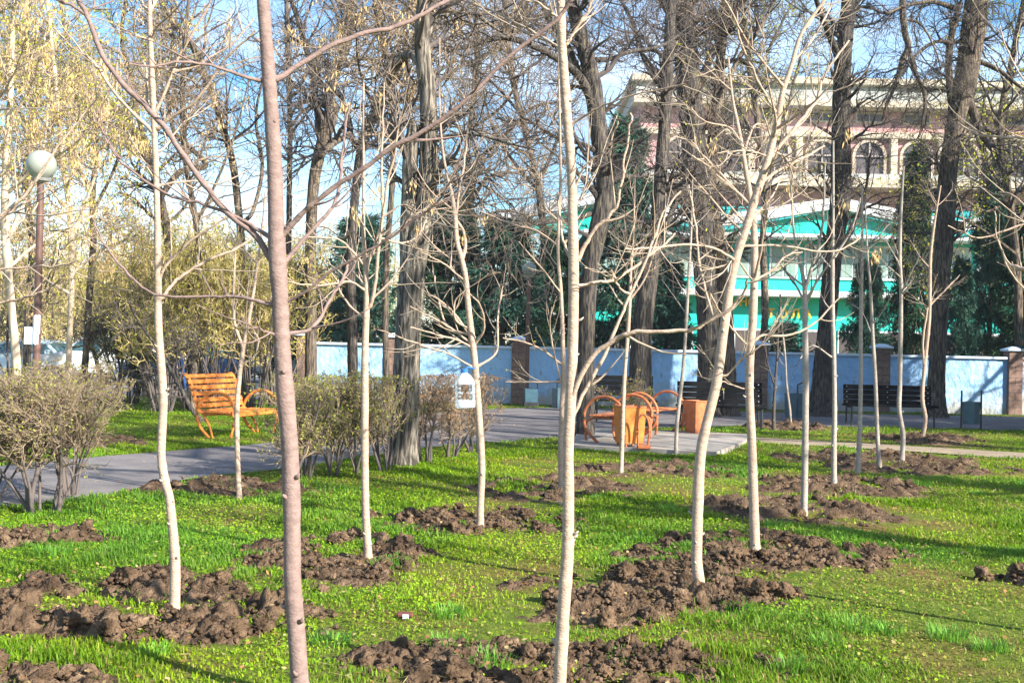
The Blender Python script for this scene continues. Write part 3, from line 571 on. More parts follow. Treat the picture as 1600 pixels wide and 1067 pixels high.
# ---- left and background bare trees
bgt = [
 ('forked leaning tree at the left end of the wall, beside the rosy foreground trunk', 21, (487, 600), 25.5, [[(486, 600), (486, 500), (485, 400), (489, 300), (497, 250), (507, 215), (518, 175), (516, 146), (526, 110), (538, 78), (546, 41), (549, 0), (555, -80)], [(502, 232), (496, 180), (490, 122), (478, 75), (465, 29), (455, 0), (440, -60)], [(546, 210), (520, 225), (500, 245)]], [[20, 18, 17, 17, 18, 20, 22, 14, 14, 15, 16, 15, 10], [10, 9, 9, 8, 5], [9, 10, 10]], 'twig_grey', 'dry', 'bark_mid'),
 ('dark V shaped tree behind the double stemmed sapling', 22, (550, 600), 28, [[(552, 600), (550, 500), (548, 400), (556, 300), (566, 228), (586, 175), (605, 130), (638, 85), (660, 40), (680, -30)], [(562, 235), (548, 212), (545, 190), (530, 150), (500, 130), (470, 60)]], [[17, 15, 14, 14, 16, 16, 14, 12, 8], [12, 10, 8, 4]], 'twig_dark', 'dry', 'bark_dark'),
 ('slender straight tree hung with tan seed bunches, left of the big furrowed trunk', 23, (604, 600), 19, [[(604, 600), (602, 500), (604, 400), (612, 300), (614, 219), (610, 146), (608, 97), (595, 61), (587, 5), (584, -60)], [(610, 150), (630, 100), (655, 60), (680, 10)], [(612, 210), (580, 160), (560, 100), (556, 30)]], [[10, 10, 9, 9, 9, 9, 9, 9, 7], [5, 4, 2], [5, 4, 2]], 'twig_warm', 'seed', 'bark_mid'),
 ('tall leaning tree behind the left foreground sapling, trunk slanting to the right', 24, (380, 600), 27, [[(382, 610), (378, 480), (377, 380), (372, 320), (364, 256), (350, 205), (337, 162), (318, 115), (304, 78), (280, 45), (263, 27), (240, -30)], [(375, 350), (395, 330), (410, 260), (400, 180), (420, 90)], [(340, 170), (300, 150), (270, 160), (240, 140)]], [[14, 13, 12, 11, 10, 11, 11, 10, 8], [7, 6, 5, 3], [6, 5, 3]], 'twig_grey', 'dry', 'bark_mid'),
 ('tree with a broad leaning trunk and mossy yellow buds behind the globe lamp', 25, (228, 622), 30.5, [[(231, 622), (229, 580), (224, 540), (250, 460), (262, 380), (250, 310), (236, 256), (209, 209), (189, 179), (145, 148), (110, 130), (60, 90)], [(250, 310), (280, 270), (321, 258), (290, 225), (270, 200), (262, 130), (270, 60)], [(240, 260), (215, 180), (205, 120), (190, 60), (200, -20)], [(150, 148), (110, 180), (80, 160), (40, 60), (20, 30)]], [[17, 16, 14, 13, 13, 14, 13, 12, 8, 5], [10, 9, 7, 5], [8, 7, 5], [8, 8, 5]], 'twig_grey', 'bud', 'bark_mid'),
 ('bushy budding tree far left between the globe lamp and the seed trees', 26, (128, 640), 25, [[(128, 630), (135, 540), (140, 460), (146, 380), (145, 300), (150, 240), (140, 170), (120, 110), (100, 40), (90, -40)], [(146, 330), (180, 260), (200, 190), (240, 110)], [(144, 300), (110, 240), (85, 180), (60, 120), (30, 60)]], [[11, 10, 10, 9, 8, 8, 6, 4], [6, 4, 3], [7, 6, 4, 3]], 'twig_warm', 'bud', 'bark_mid'),
 ('thin bare tree rising behind the pinkish foreground trunk on its right', 27, (452, 600), 30, [[(450, 600), (450, 450), (452, 300), (453, 200), (450, 100), (448, 0), (446, -60)], [(452, 200), (480, 170), (520, 170)]], [[9, 9, 8, 8, 6], [4, 3, 2]], 'twig_grey', 'dry', 'bark_mid'),
 ('far bare tree with level branches in the gap right of the furrowed trunk', 28, (745, 600), 40, [[(745, 600), (742, 480), (745, 380), (735, 320), (730, 240), (740, 160), (745, 80), (740, -20)], [(736, 320), (760, 280), (800, 270), (850, 285)], [(735, 260), (780, 220), (830, 170), (870, 160)], [(745, 100), (790, 60), (850, 20)], [(740, 200), (790, 160), (820, 100)], [(742, 340), (800, 330), (850, 360)]], [[13, 12, 11, 10, 9, 6], [6, 5, 3], [6, 5, 3], [6, 5, 3], [5, 4, 2], [6, 4, 2]], 'twig_warm', 'dry', 'bark_mid'),
 ('far bare tree in front of the left end of the large pink building', 29, (1150, 600), 42, [[(1190, 600), (1195, 480), (1192, 380), (1195, 300), (1185, 200), (1170, 100), (1160, 0), (1150, -60)], [(1190, 300), (1220, 220), (1240, 130), (1260, 60)], [(1188, 230), (1150, 160), (1110, 90)], [(1175, 130), (1210, 60), (1240, 0)]], [[12, 11, 10, 9, 8, 5], [7, 5, 3], [6, 4, 3], [5, 4, 2]], 'twig_grey', 'bud', 'bark_mid'),
 ('twiggy tree at the far right, beyond the last pillar of the wall', 30, (1590, 640), 33, [[(1592, 655), (1592, 500), (1588, 400), (1575, 300), (1562, 200), (1580, 100), (1600, 0)], [(1575, 300), (1545, 260), (1520, 200)], [(1590, 400), (1550, 370), (1500, 340), (1450, 330)], [(1588, 350), (1640, 270)], [(1578, 310), (1540, 330), (1490, 300)]], [[13, 12, 11, 10, 8], [6, 4], [6, 5, 3], [6, 4], [5, 3]], 'twig_grey', 'bud', 'bark_mid'),
 ('airy tree with warm buds behind the globe of the far lamp', 31, (850, 600), 38, [[(850, 600), (852, 480), (850, 380), (840, 290), (820, 200), (800, 120), (790, 20), (780, -60)], [(842, 300), (800, 250), (770, 200), (750, 120)], [(840, 290), (870, 220), (890, 140), (930, 60)], [(815, 180), (770, 130), (720, 90)]], [[12, 11, 10, 9, 6], [6, 5, 2], [6, 5, 2], [5, 3]], 'twig_warm', 'dry', 'bark_mid'),
 ('pale twiggy tree standing beside the road behind the seed trees at the left edge', 32, (40, 600), 34, [[(40, 600), (45, 480), (50, 380), (40, 280), (50, 180), (40, 80), (50, -40)], [(42, 300), (90, 240), (120, 160)], [(45, 200), (0, 120), (-40, 60)]], [[12, 11, 10, 9, 5], [7, 5, 3], [7, 5, 3]], 'twig_warm', 'leaf_green', 'bark_mid'),
 ('slim tree with drooping seed bunches behind the left foreground sapling', 33, (300, 600), 24, [[(300, 640), (306, 540), (312, 440), (305, 340), (290, 250), (285, 150), (290, 50), (300, -40)], [(306, 350), (340, 280), (370, 200), (390, 120)], [(292, 260), (260, 200), (240, 130)]], [[9, 9, 8, 8, 7, 4], [5, 4, 2], [5, 4, 2]], 'twig_warm', 'dry', 'bark_mid'),
]
for (lab, sd_, b_, d_, ls, ws, tw_, bd, bk) in bgt:
    bx = W(b_[0], b_[1], d_); bx[2] = 0
    lm = [TL(l, d_, w_, dz=(0 if i == 0 else (1.5 if i % 2 else -1.5))) for i, (l, w_) in enumerate(zip(ls, ws))]
    P, R = lm[0]; P[0, 2] = -.1
    far = d_ > 32
    big_tree('bare_tree', lab, sd_, bx, lm, M[bk], M[tw_], M[tw_], 'bare trees of the park', n1=11, n2=7, n3=4, L1=2.4 if not far else 3.2, L2=1.1 if not far else 1.5, L3=.5 if not far else .75, buds=M[bd] if bd != 'seed' else M['bud'], nb={'bud': 3, 'leaf_green': 3}.get(bd, 0), bsize={'bud': .065, 'leaf_green': .06}.get(bd, .035),
             trange=(.4, 1), tw=.003 if not far else .0045, flare=.2, sides=16, seeds=120 if bd == 'seed' else (60 if sd_ in (33, 24) else 0))

# seed-laden ash-leaved maples at the left edge
for k, (lab, sd_, bx_, by_, ls, ws) in enumerate([
  ('pale trunked tree loaded with tan seed bunches at the left edge, behind the clipped hedge', 41, 28, 600, [[(30, 640), (24, 540), (14, 440), (8, 350), (10, 250), (16, 150), (20, 40), (30, -60)], [(10, 380), (45, 300), (70, 220), (78, 120)], [(14, 300), (60, 260), (110, 230), (150, 190)], [(12, 420), (60, 380), (120, 350), (160, 330)], [(12, 200), (50, 130), (70, 60)]], [[13, 12, 12, 10, 8, 5], [6, 4, 2], [6, 4, 2], [6, 4, 2], [5, 3]]),
  ('second tree loaded with tan seed bunches, between the globe lamp and the left sapling', 42, 108, 610, [[(105, 640), (108, 540), (112, 440), (110, 340), (98, 250), (90, 160), (80, 60), (70, -40)], [(110, 380), (140, 300), (165, 220), (170, 130)], [(108, 330), (60, 270), (30, 200)], [(110, 430), (160, 390), (210, 370)], [(111, 460), (60, 430), (20, 400)]], [[10, 9, 9, 8, 6, 4], [6, 4, 2], [6, 4, 2], [5, 4, 2], [5, 4, 2]])]):
    d_ = (20, 23)[k]; b0 = W(bx_, by_, d_); b0[2] = 0; lm = [TL(l, d_, w_, dz=(0 if i == 0 else (1 if i % 2 else -1))) for i, (l, w_) in enumerate(zip(ls, ws))]; lm[0][0][0, 2] = -.1
    big_tree('seed_tree', lab, sd_, b0, lm, M['bark_pale'], M['twig_pale'], M['twig_warm'], 'trees with hanging seed bunches', n1=11, n2=7, n3=4, L1=1.5, L2=.8, L3=.4, buds=M['bud'], nb=2, bsize=.045, seeds=300, tw=.004, flare=.1, sides=14, trop=(0, 0, -.03))

# trees outside the frame that throw the long shadows seen on wall, path and lawn
for k, (x, y, lean) in enumerate([(15, 20, .3), (18.5, 25, -.4), (22.5, 22, .2), (12.5, 8, .5), (17, 13, -.3), (27, 17, -.3), (9.5, 4.5, .2)]):
    zz = np.array([-.1, 1.5, 3, 5, 7, 9.5, 12]); rng = np.random.default_rng(60+k)
    P = np.c_[x+lean*zz*.12+rng.normal(size=7)*.08, y+rng.normal(size=7)*.08, zz]; R = np.array([.26, .22, .2, .18, .15, .1, .04])*(1.25 if k < 5 else .7)
    lm = [(spline(P, 30), np.interp(np.linspace(0, 1, 30), np.linspace(0, 1, 7), R))]
    for j in range(5):
        a = rng.random()*2*PI; i0 = 12+j*3; p = lm[0][0][i0]; L_ = 3+rng.random()*1.5
        q = np.array([p, p+[math.cos(a)*L_*.35, math.sin(a)*L_*.35, L_*.3], p+[math.cos(a)*L_*.7, math.sin(a)*L_*.7, L_*.75], p+[math.cos(a)*L_, math.sin(a)*L_, L_*1.25]])
        lm.append((spline(q, 12), np.linspace(.1, .025, 12)))
    big_tree('bare_tree', ['bare park tree right of the view, nearest the seating', 'bare park tree right of the view, nearest the wall', 'bare park tree far right of the view near the wall', 'bare park tree right of the lawn, nearer of two', 'bare park tree right of the lawn, farther of two', 'bare park tree farthest to the right', 'bare young tree just right of the camera'][k], 60+k, (x, y, 0), lm,
             M['bark_mid'], M['twig_grey'], M['twig_grey'], 'bare trees of the park', n1=9, n2=7, n3=3, L1=2.0, L2=.9, L3=.5, tw=.005, sides=14)

# ---- spruces behind the wall
def spruce_meshes(seed, h, rb, m_):
    rng = np.random.default_rng(seed); t = MB(); z = np.linspace(-.1, h, 24); P = np.c_[(fbm(np.c_[z*.4, z*0, z*0+seed], 2)-.5)*.2, z*0, z]; R = .018*h*(1-z/h*.93)
    t.tubes(P, R, 12)
    nB = int(h*15); zb = (rng.random(nB)**.9)*(h-.7)+.45; a = rng.random(nB)*2*PI; ln = rb*(1-zb/h)**.8*(.65+.5*rng.random(nB))+.25
    K = 8; s = np.linspace(0, 1, K)[None]; dr = (.35+.25*rng.random(nB))[:, None]
    C = np.zeros((nB, K, 3)); C[..., 0] = np.cos(a)[:, None]*ln[:, None]*s; C[..., 1] = np.sin(a)[:, None]*ln[:, None]*s
    C[..., 2] = zb[:, None]+ln[:, None]*(-.9*dr*s+.55*dr*s**3)
    R_ = .012*(1-.8*s)*ln[:, None]/rb*2+.004
    t.tubes(C, R_, 5)
    c2, r2 = sprout(rng, C, R_, 22, (.12, 1), .85*rb/3, (40, 70), K=5, wig=.08, trop=(0, 0, -.16), shrink=.55)
    N = 11; mb = MB()
    al = np.concatenate([c2]); pi = np.repeat(np.arange(len(al)), N); x = rng.random(len(pi))*3.999; i = x.astype(int); u = (x-i)[:, None]
    o = al[pi, i]*(1-u)+al[pi, i+1]*u; tn = al[pi, i+1]-al[pi, i]; tn /= np.linalg.norm(tn, axis=1, keepdims=True)+1e-9
    v = tn*.8+rng.normal(size=o.shape)*.45+[0, 0, -.25]; v /= np.linalg.norm(v, axis=1, keepdims=True); hh = np.cross(v, rng.normal(size=o.shape)); hh /= np.linalg.norm(hh, axis=1, keepdims=True)
    L_ = (.10+.11*rng.random(len(o)))[:, None]; mb.quads(o+v*L_*.5, hh*.026, v*L_, shape=1)
    return t.mesh('trunk', M['bark_mid']), mb.mesh('needles', m_)
SPR = [spruce_meshes(1, 11, 3.0, M['spruce']), spruce_meshes(2, 8.5, 2.5, M['spruce_blue']), spruce_meshes(3, 12, 2.6, M['spruce_blue'])]
def spruce(x, ytop, d, k, label, rz, wide=1):
    b0 = W(x, 600, d); b0[2] = 0; top = W(x, ytop, d)[2]; h0 = (11, 8.5, 12)[k]; s = top/h0
    r = empty('spruce', b0, label, 'spruce', 'spruces behind the blue wall', rz); r.scale = (s*wide, s*wide, s)
    for nm, me in zip(('trunk', 'crown'), SPR[k]): o = bpy.data.objects.new(nm, me); SC.collection.objects.link(o); o.parent = r
for a in [(560, 330, 40, 1, 'dark spruce seen between the sapling with double stem and the big furrowed trunk', 1, 1.3), (700, 300, 35.5, 0, 'dense dark spruce right of the big furrowed trunk, behind the bottle sapling', .4, 1.25), (783, 330, 34.5, 1, 'dark spruce left of the far globe lamp', 2.2, 1.35),
          (868, 352, 36, 0, 'yellowish green conifer directly right of the far globe lamp', 3.1, 1.3), (972, 175, 37, 2, 'tall bluish spruce with a pointed top between the two leaning dark trees', .9, 1.0), (1040, 400, 34, 1, 'low spruce behind the rightmost of the ringed benches', 4.2, 1.1),
          (1225, 500, 36, 1, 'lowest dark spruce below the yellow letters', 5, 1.9), (1352, 395, 35, 1, 'spruce left of the hanging limbs, behind the black bench at right', .2, .8), (1425, 218, 36, 0, 'tall dense spruce in front of the arched windows', 1.5, .55), (1545, 235, 37, 2, 'tall spruce right of the trunk with the hanging limbs', 2.5, .7),
          (1500, 395, 34, 1, 'small spruce with sunlit yellow-green tips close behind the wall at right', 3.3, .6), (1612, 300, 35, 0, 'spruce at the right edge of the view', .7, 1.1), (470, 400, 44, 1, 'faint dark spruce left of the double stemmed sapling', .5, 1.4)]: spruce(*a)

for i, (x, y, h, k) in enumerate([(14.4, 27.6, 5.2, 1), (17, 24, 11, 0), (11.9, 23.6, 6.0, 2), (24, 26.5, 9, 1), (16.5, 20.2, 13, 0)]):  # unseen spruces added right of the path to throw shade on the wall
    s = h/(11, 8.5, 12)[k]; r = empty('spruce', (x, y, 0), 'unseen spruce added by the path to shade the wall, ' + ('by the wall', 'second from the wall', 'tall and narrow one', 'farthest right', 'tallest one')[i], 'spruce', 'unseen spruces added to shade the wall', i*1.3); r.scale = (s, s, s)
    for nm, me in zip(('trunk', 'crown'), SPR[k]): o = bpy.data.objects.new(nm, me); SC.collection.objects.link(o); o.parent = r
# ============================================================ young planted saplings (traced)
def sapling(label, seed, base_px, trunk, tw, branches, m_='sapling', d=None, nt=8, tl=.5, fill=0, budn=0, name='sapling', fl=1.15, m2='twig_pale', auto=0, autoL=1.0, autor=(.4, .95), seedc=0, dstem=0):
    rng = np.random.default_rng(seed); B = G(*base_px) if d is None else None
    if d is None: d = B[1]
    else: B = W(base_px[0], base_px[1], d); B[2] = 0
    B[2] = float(lawn_z(B[0], B[1]))
    root = empty(name, B, label, 'sapling', 'young saplings planted on the lawn')
    P, R = limb(trunk, d, tw, dstem, n=max(60, len(trunk)*10)); P[0] = B+[0, 0, -.05]
    n = len(P); k = fbm(np.c_[np.arange(n)*.23, np.full(n, seed*3.3), np.zeros(n)], 3)-.5; R = R*(1+k*.14)
    for q in range(7):                                               # knots and old leaf scars
        i = rng.integers(4, n-4); R[i] *= 1.10
    R[:3] *= fl
    t = MB(); t.tubes(P, R, 16); 
    if n: 
        V = t.v[0].reshape(n, 16, 3); cen = P[:, None]; dv = V-cen; an = np.arange(16)*2*PI/16
        q = np.stack([np.cos(an)[None]*1.4+0*R[:, None], np.sin(an)[None]*1.4+0*R[:, None], P[:, 2:3]*9+0*an[None]], -1)+seed; V = cen+dv*(1+(fbm(q*1.6, 3)-.5)*.12)[..., None]; t.v[0] = V.reshape(-1, 3)
    t.build('trunk', M[m_], root, B, smooth=True)
    st = MB(); ns = 16                                                # spur stubs and scars along the stem
    for q in range(ns):
        i = rng.integers(3, n-3); a = rng.random()*2*PI; T_ = P[i+1]-P[i]; T_ /= np.linalg.norm(T_); o1 = np.cross(T_, [math.cos(a), math.sin(a), 0.]); o1 /= np.linalg.norm(o1)+1e-9; L_ = R[i]*(.25+.9*rng.random()**2)+.002
        c0 = P[i]+o1*R[i]*.8; st.tubes(np.array([c0, c0+o1*L_*.6+T_*L_*.2, c0+o1*L_+T_*L_*.6]), np.array([R[i]*.34, R[i]*.24, R[i]*.12]), 6, cap=True)
    st.build('stubs', M['sapling_grey'] if m_ != 'sapling_pink' else M['sapling_pink'], root, B, smooth=True)
    tw_P, tw_R = [], []
    b = MB(); hist = [P]
    for bi, (pts, w_) in enumerate(branches):
        best = None
        for H in hist:
            tgt = np.array([ray(pts[0][0], pts[0][1])*hy+[0, 0, CAMZ] for hy in H[:, 1]]); dd_ = np.linalg.norm(H-tgt, axis=1); j = int(np.argmin(dd_))
            if best is None or dd_[j] < best[0]-.012: best = (dd_[j], H[j])
        A0 = best[1]
        dz = rng.uniform(-.35, .35)*min(1.2, len(pts)/4)
        Pb, Rb = limb(pts, A0[1], w_, dz, n=len(pts)*6)
        kk = np.arange(len(Pb)); Pb[1:] += (np.stack([fbm(np.c_[kk*.55, np.full(len(kk), seed*7.+bi+40*a_), kk*0], 2) for a_ in range(3)], 1)[1:]-.5)*.018*np.linspace(.3, 1, len(kk)-1)[:, None]
        if best[0] < .08: Pb[0] = A0*.6+Pb[0]*.4
        hist.append(Pb)
        nn = len(Pb); Rb = Rb*(1+(fbm(np.c_[np.arange(nn)*.6, np.full(nn, seed+bi*5.), np.zeros(nn)], 2)-.5)*.3); Rb[:2] *= 1.25
        b.tubes(Pb, Rb, 8); q = resamp(Pb, Rb, 10); tw_P.append(q[0]); tw_R.append(q[1])
    if auto:
        T_, R_ = resamp(P, R, 12); c, r = sprout(rng, T_[None], R_[None], auto, autor, autoL, (35, 65), K=10, wig=.07, trop=(0, 0, .07), rf=.4, rtip=.0022, shrink=.5); b.tubes(c, r, 6); tw_P += list(c); tw_R += list(r)
    if b.n: b.build('branches', M[m_], root, B, smooth=True)
    if tw_P and nt:
        c, r = sprout(rng, np.array(tw_P), np.array(tw_R), nt, (.2, 1), tl, (25, 60), K=8, wig=.09, trop=(0, 0, .07), rf=.5, rtip=.0016)
        t2 = MB(); t2.tubes(c, r, 4)
        if fill: c2, r2 = sprout(rng, c, r, fill, (.2, .9), tl*.45, (30, 60), K=5, wig=.1, trop=(0, 0, .05), rf=.7, rtip=.0012); t2.tubes(c2, r2, 3); 
        e = c[:, -1]; v = c[:, -1]-c[:, -2]; v /= np.linalg.norm(v, axis=1, keepdims=True); h = np.cross(v, [0, 0, 1.]); h /= np.linalg.norm(h, axis=1, keepdims=True)+1e-9
        t2.tubes(np.stack([e, e+v*.008, e+v*.02], 1), np.tile([.0018, .0032, .0008], (len(e), 1)), 5)      # terminal buds
        t2.build('twigs', M[m2], root, B)
        if budn: m2_ = MB(); m2_.quads(*tips(rng, c, .022, budn, aspect=.5), shape=1); m2_.build('buds', M['bud'], root, B)
        if seedc:
            o = c[rng.choice(len(c), seedc), -1]; k = 14; oo = np.repeat(o, k, 0)+rng.normal(size=(seedc*k, 3))*[.018, .018, .01]-np.array([0, 0, 1])*rng.random((seedc*k, 1))*.07; Q = len(oo); v = rng.normal(size=(Q, 3))*.25+[0, 0, -1]; v /= np.linalg.norm(v, axis=1, keepdims=True); h = np.cross(v, rng.normal(size=(Q, 3))); h /= np.linalg.norm(h, axis=1, keepdims=True)
            ms = MB(); ms.quads(oo, h*.004, v*(.016+.012*rng.random((Q, 1))), shape=1); ms.build('seed_clusters', M['seed'], root, B)
    return root
A_ = sapling('thickest foreground sapling, rosy brown trunk with long crossing branches', 1, (470, 1092),
 [(470, 1092), (468, 1060), (461, 960), (457, 900), (456, 800), (453, 700), (446, 620), (440, 530), (438, 470), (433, 400), (431, 330), (428, 240), (420, 120), (411, 0), (404, -120), (400, -260)], [31, 29, 28, 28, 27, 27, 28, 26, 26, 28, 25, 23, 22, 20, 15, 8],
 [([(434, 424), (425, 410), (400, 370), (354, 330), (314, 282), (278, 230), (243, 182), (202, 142), (162, 91), (135, 24), (123, 0), (112, -40)], [11, 9, 9, 8, 6]), ([(135, 24), (110, 8), (86, 0), (60, -14)], [5, 4, 3]), ([(135, 24), (147, 10), (150, -14)], [4, 3]),
  ([(424, 372), (412, 365), (391, 351), (363, 337), (340, 327), (307, 316), (260, 304), (209, 270), (175, 236), (145, 172)], [8, 6, 5, 4, 2.5]),
  ([(440, 370), (454, 353), (476, 330), (494, 314), (537, 283), (572, 261), (610, 232), (672, 199), (732, 152), (800, 84), (867, 34), (894, 0), (910, -30)], [11, 9, 8, 8, 7, 7, 6]),
  ([(432, 125), (453, 112), (502, 80), (551, 58), (599, 46), (648, 29), (692, 5), (720, -20)], [10, 8, 7, 6]),
  ([(444, 412), (469, 380), (503, 344), (523, 317), (531, 293), (534, 249), (540, 200), (546, 164)], [7, 6, 5, 3]),
  ([(425, 477), (391, 468), (368, 464), (337, 464), (260, 463), (228, 453), (204, 432), (180, 405), (162, 381), (144, 342)], [7, 5, 4, 4, 2.5]),
  ([(410, 128), (365, 115), (324, 101), (280, 98), (236, 105), (202, 98)], [6, 5, 4, 3]),
  ([(450, 522), (486, 514), (503, 492), (520, 460), (540, 428), (543, 414)], [6, 6, 5, 4]), ([(434, 525), (420, 520), (408, 515), (399, 494)], [5, 4, 2]),
  ([(448, 472), (474, 458), (513, 427), (562, 400), (611, 371), (654, 339), (684, 315), (700, 290), (726, 233)], [5, 5, 4, 2])],
 m_='sapling_pink', nt=4, tl=.32, m2='sapling_pink')
sapling('smooth pale sapling with a bent trunk at the left, rooted in the largest soil ring', 2, (272, 958),
 [(272, 960), (274, 900), (272, 850), (265, 780), (258, 752), (252, 710), (255, 640), (254, 600), (248, 520), (247, 450), (246, 350), (243, 250), (238, 130), (235, 60), (234, 20), (233, -60)], [17, 16, 15, 13, 14, 13, 13, 13, 12, 11, 10, 9, 9, 8, 7, 4],
 [([(252, 467), (270, 444), (288, 429), (330, 405), (370, 388), (401, 367), (422, 348), (436, 330)], [6, 5, 4, 3]), ([(249, 435), (262, 412), (307, 370), (351, 343), (391, 324), (422, 305)], [5, 4, 3.5, 2]),
  ([(240, 207), (202, 171), (173, 137), (155, 108), (135, 88), (108, 70), (85, 43)], [6, 5, 4, 2.5]), ([(245, 203), (270, 182), (304, 160), (337, 115), (358, 88), (398, 50)], [6, 5, 4, 3]),
  ([(236, 62), (247, 40), (265, 25), (290, 0)], [4, 3, 2]), ([(234, 62), (218, 58), (209, 49), (212, 0)], [4, 3, 2]), ([(243, 182), (231, 165), (229, 130), (228, 103), (214, 100), (202, 97)], [4, 4, 3, 2]),
  ([(237, 107), (250, 106), (287, 110), (324, 94), (371, 61), (395, 27)], [4, 3.5, 2.5]), ([(234, 20), (224, 8), (212, -12)], [5, 4]), ([(235, 16), (246, -2), (256, -24)], [5, 4]),
  ([(243, 178), (265, 126), (283, 83), (300, 54), (331, 0)], [5, 4, 3]), ([(245, 290), (230, 262), (215, 235), (199, 206)], [3, 2]), ([(248, 290), (270, 286), (304, 283), (344, 287), (385, 267)], [4, 3, 2]), ([(247, 238), (262, 225), (290, 190), (340, 160)], [4, 3, 2])],
 nt=4, tl=.38)
sapling('straight pale sapling rising from the soil ring at the bottom centre', 3, (875, 1086),
 [(875, 1088), (875, 1060), (879, 980), (882, 930), (887, 860), (888, 800), (888, 700), (891, 640), (894, 560), (896, 480), (896, 400), (895, 350), (893, 270), (886, 180), (879, 80), (876, 0), (873, -100), (870, -220)], [21, 20, 20, 20, 18, 17, 17, 17, 16, 16, 15, 15, 14, 13, 12, 7],
 [([(903, 408), (917, 378), (931, 357), (953, 337), (965, 317), (972, 277), (980, 225), (987, 175)], [7, 6, 5, 4, 3]), ([(899, 449), (929, 442), (965, 435), (1007, 405), (1036, 382), (1055, 366)], [6, 5, 4, 3]), ([(893, 410), (882, 383), (875, 340), (872, 300)], [5, 4, 3]),
  ([(897, 192), (935, 169), (996, 147), (1070, 133)], [4, 3, 2]), ([(882, 82), (867, 71), (827, 47), (780, 24), (726, 2)], [5, 4, 3, 2]), ([(877, 32), (867, 24), (834, 3), (750, -10)], [5, 4, 3]), ([(885, 70), (894, 57), (911, 30), (928, 0)], [5, 4, 4]),
  ([(888, 662), (901, 602), (928, 555), (963, 529), (982, 521), (1016, 518), (1070, 517), (1099, 507), (1138, 483), (1160, 460), (1168, 437)], [9, 8, 7, 6, 5, 4]), ([(887, 690), (890, 665), (911, 617), (943, 558), (970, 495), (985, 461), (1012, 397), (1024, 368), (1036, 332), (1065, 298)], [7, 6, 5, 4, 3]),
  ([(895, 300), (915, 260), (950, 230), (965, 190)], [4, 2]), ([(893, 330), (912, 300), (925, 250)], [3, 2]), ([(985, 461), (968, 450), (958, 428), (956, 420)], [4, 3])],
 nt=4, tl=.38)
sapling('double forked sapling left of the big furrowed trunk, hung with a few seeds', 4, (575, 876),
 [(576, 878), (573, 830), (571, 790), (570, 700), (570, 640), (570, 560), (572, 500), (573, 458), (571, 417), (568, 371), (568, 297), (568, 219), (568, 130)], [13, 12, 12, 12, 12, 11, 10, 8, 7, 5, 4, 3],
 [([(573, 425), (576, 408), (591, 371), (598, 332), (597, 297), (596, 249), (598, 200), (600, 130)], [6, 6, 5, 4, 2]), ([(577, 482), (584, 458), (589, 419), (593, 375), (601, 317), (608, 273), (618, 232), (625, 180)], [6, 6, 5, 4, 2]), ([(571, 418), (550, 392), (530, 375), (501, 371), (460, 374)], [4, 3.5, 3, 2]),
  ([(568, 380), (550, 362), (535, 372), (515, 358), (480, 350)], [3, 3, 2]), ([(594, 372), (630, 380), (655, 366), (668, 340)], [3, 3, 2]), ([(597, 340), (630, 320), (655, 330), (700, 325)], [3, 2, 2]), ([(572, 500), (540, 470), (528, 440), (533, 418)], [4, 3, 2]), ([(572, 455), (545, 440), (500, 447), (450, 440)], [4, 3, 2]), ([(568, 290), (545, 262), (537, 275)], [3, 2])],
 nt=6, tl=.5, auto=6, autoL=.8, seedc=14)
E_ = sapling('sapling carrying a hanging plastic bottle, leaning slightly to the left', 5, (750, 826),
 [(750, 828), (751, 780), (753, 740), (751, 690), (746, 620), (741, 560), (734, 500), (730, 460), (727, 430), (720, 400), (714, 377), (711, 341), (706, 304), (700, 280), (692, 236), (687, 169), (687, 60)], [11, 11, 11, 11, 11, 9, 8, 8, 7, 6, 4, 3, 2],
 [([(722, 405), (727, 387), (724, 362), (713, 341), (718, 300), (726, 250), (732, 200)], [6, 5, 4, 2]), ([(740, 540), (725, 528), (706, 514), (677, 497), (640, 480)], [4, 3.5, 2]), ([(739, 532), (713, 494), (689, 470), (667, 460)], [4, 3, 2]), ([(740, 545), (715, 532), (680, 522), (640, 511)], [4, 3, 2]),
  ([(742, 538), (756, 516), (754, 489), (745, 470), (733, 458)], [4, 3, 2]), ([(746, 573), (776, 549), (778, 492), (786, 448)], [4, 3, 2]), ([(745, 577), (699, 552), (658, 539), (591, 515)], [3, 3, 2]), ([(738, 525), (700, 510), (688, 480), (680, 440), (676, 420)], [4, 3, 2]), ([(736, 515), (712, 500), (712, 470), (730, 450)], [3, 2]), ([(714, 375), (690, 350), (665, 340)], [4, 2]), ([(728, 440), (690, 410), (660, 395)], [3, 2])],
 nt=5, tl=.4, auto=4, autoL=.6)
